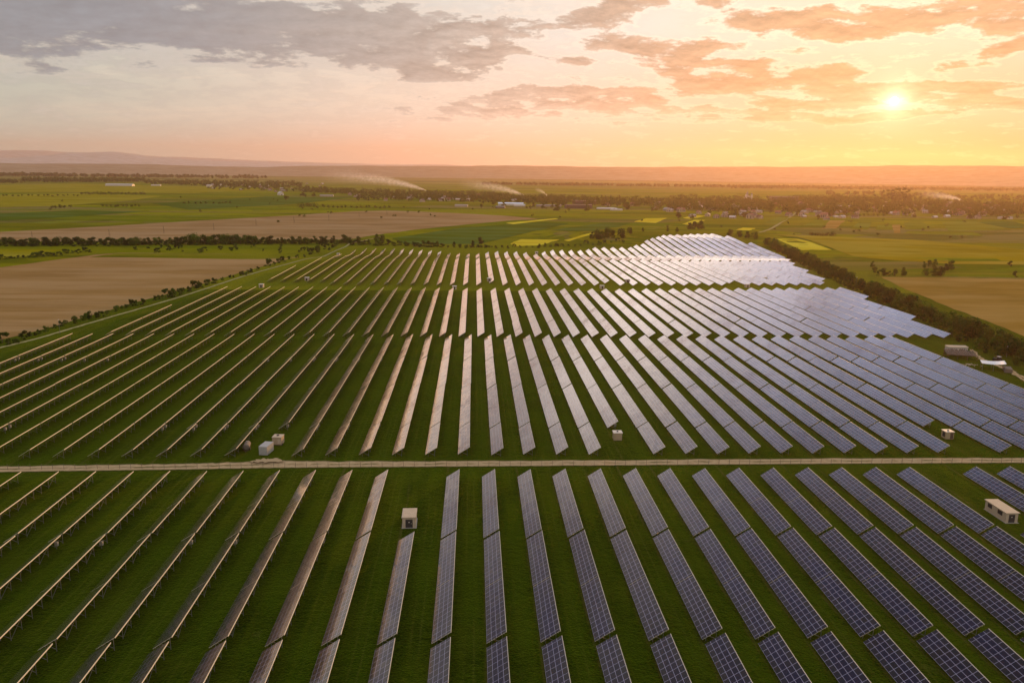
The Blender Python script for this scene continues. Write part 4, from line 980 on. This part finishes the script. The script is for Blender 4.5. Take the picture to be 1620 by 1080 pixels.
# sky colours by height and azimuth; bright upper bands added for panel reflections
t_az=g.ss(azd,-30,30)
hor=g.mix(g.ss(azd,-32,4),(.57,.65,.56),(.88,.60,.47)); hor=g.mix(g.ss(azd,2,30),hor,(.50,.20,.10))
mid=g.mix(g.ss(azd,-32,0),(.56,.61,.53),(.92,.78,.65)); mid=g.mix(g.ss(azd,0,28),mid,(.84,.56,.38))
top=g.mix(g.ss(azd,-30,25),(.68,.67,.62),(.88,.89,.83))
top=g.mix(g.ss(azd,5,28),top,(.92,.82,.64)); zen=g.mix(g.ss(azd,-60,40),(.36,.36,.38),(.58,.55,.52))
c=g.mix(g.ss(eld,.5,4.5),hor,mid); c=g.mix(g.ss(eld,4.5,10),c,top); hi=g.mix(g.ss(azd,-24,-9),(.24,.24,.27),(1.5,1.33,1.18)); c=g.mix(g.ss(eld,10.8,13.5),c,hi)  # hi: unseen band above the view, brightened for panels to mirror, dark at left
c=g.mix(g.ss(eld,18,23),c,g.mix(g.m('EXPONENT',g.m('MULTIPLY',g.m('POWER',g.m('DIVIDE',g.m('ADD',azd,-3.0),17.0),4.0),-1.0)),(.62,.62,.70),(1.32,1.36,1.62))); c=g.mix(g.ss(eld,25,29),c,g.mix(g.m('EXPONENT',g.m('MULTIPLY',g.m('POWER',g.m('DIVIDE',g.m('ADD',azd,-9.0),16.0),4.0),-1.0)),(.50,.51,.62),(1.25,1.55,2.2))); c=g.mix(g.ss(eld,37,44),c,(.56,.58,.68)); c=g.mix(g.ss(eld,45,70),c,(.62,.62,.66))  # unseen blue-white bands added where the panels mirror; zenith raised for ground light
wisp=g.ss(g.noise(g.mapv(P,(.5,1.5,1),(0,0,R(20))),1.6,7,.65,.4),.45,.75,0,.5)
c=g.mix(g.m('MULTIPLY',wisp,g.ss(eld,1.5,5)),c,(1.0,.84,.66))
cc=g.mix(g.ss(ang,4,34),(.52,.31,.16),(.40,.37,.34)); cc=g.mix(g.ss(ang,28,52),cc,(.215,.25,.30))
cc=g.mix(g.ss(eld,1.5,7),g.mix(.5,cc,c),cc)
cc=g.mix(g.ss(eld,14,24),cc,(.50,.46,.50))
lf=g.m('MULTIPLY_ADD',lit,g.ss(ang,22,42,2.4,.9),1.0); lf=g.m('MAXIMUM',lf,.72)
cc=g.vm('SCALE',cc,sc=lf)
c=g.mix(g.m('MULTIPLY',dens,.84),c,cc)
rc=g.vm('SCALE',g.mix(g.ss(ang,2,30),(1.0,.80,.55),(.50,.42,.34)),sc=g.m('MULTIPLY',rim,.20))
c=g.vm('ADD',c,rc)
glow=g.m('MULTIPLY',g.m('EXPONENT',g.m('DIVIDE',ang,-3.2)),.20)
c=g.vm('ADD',c,g.vm('SCALE',(1.0,.62,.38),sc=glow))
core=g.m('MULTIPLY',g.m('EXPONENT',g.m('DIVIDE',ang,-.50)),2.2)
c=g.vm('ADD',c,g.vm('SCALE',(1.0,.85,.55),sc=core))
disc=g.m('MULTIPLY',g.m('LESS_THAN',ang,.24),8.0)
c=g.vm('ADD',c,g.vm('SCALE',(1.0,.9,.7),sc=disc))
# below the horizon line the sky stays dull
c=g.mix(g.ss(eld,-1.5,-.2),(.10,.09,.06),c)
c=g.vm('ADD',c,g.vm('SCALE',sky.outputs[0],sc=.002))
nt.links.new(c,bg.inputs['Color']); bg.inputs['Strength'].default_value=1.0
# ------------------------------------------------------------------ render settings
sc.view_settings.view_transform='Standard'; sc.view_settings.look='None'; sc.view_settings.exposure=0; sc.view_settings.gamma=1
sc.cycles.max_bounces=5; sc.cycles.diffuse_bounces=2; sc.cycles.glossy_bounces=3; sc.cycles.transmission_bounces=2; sc.cycles.volume_bounces=1; sc.cycles.transparent_max_bounces=32
sc.cycles.use_denoising=True
sc.cycles.volume_step_rate=1.0; sc.cycles.volume_max_steps=64
sc.cycles.sample_clamp_indirect=4
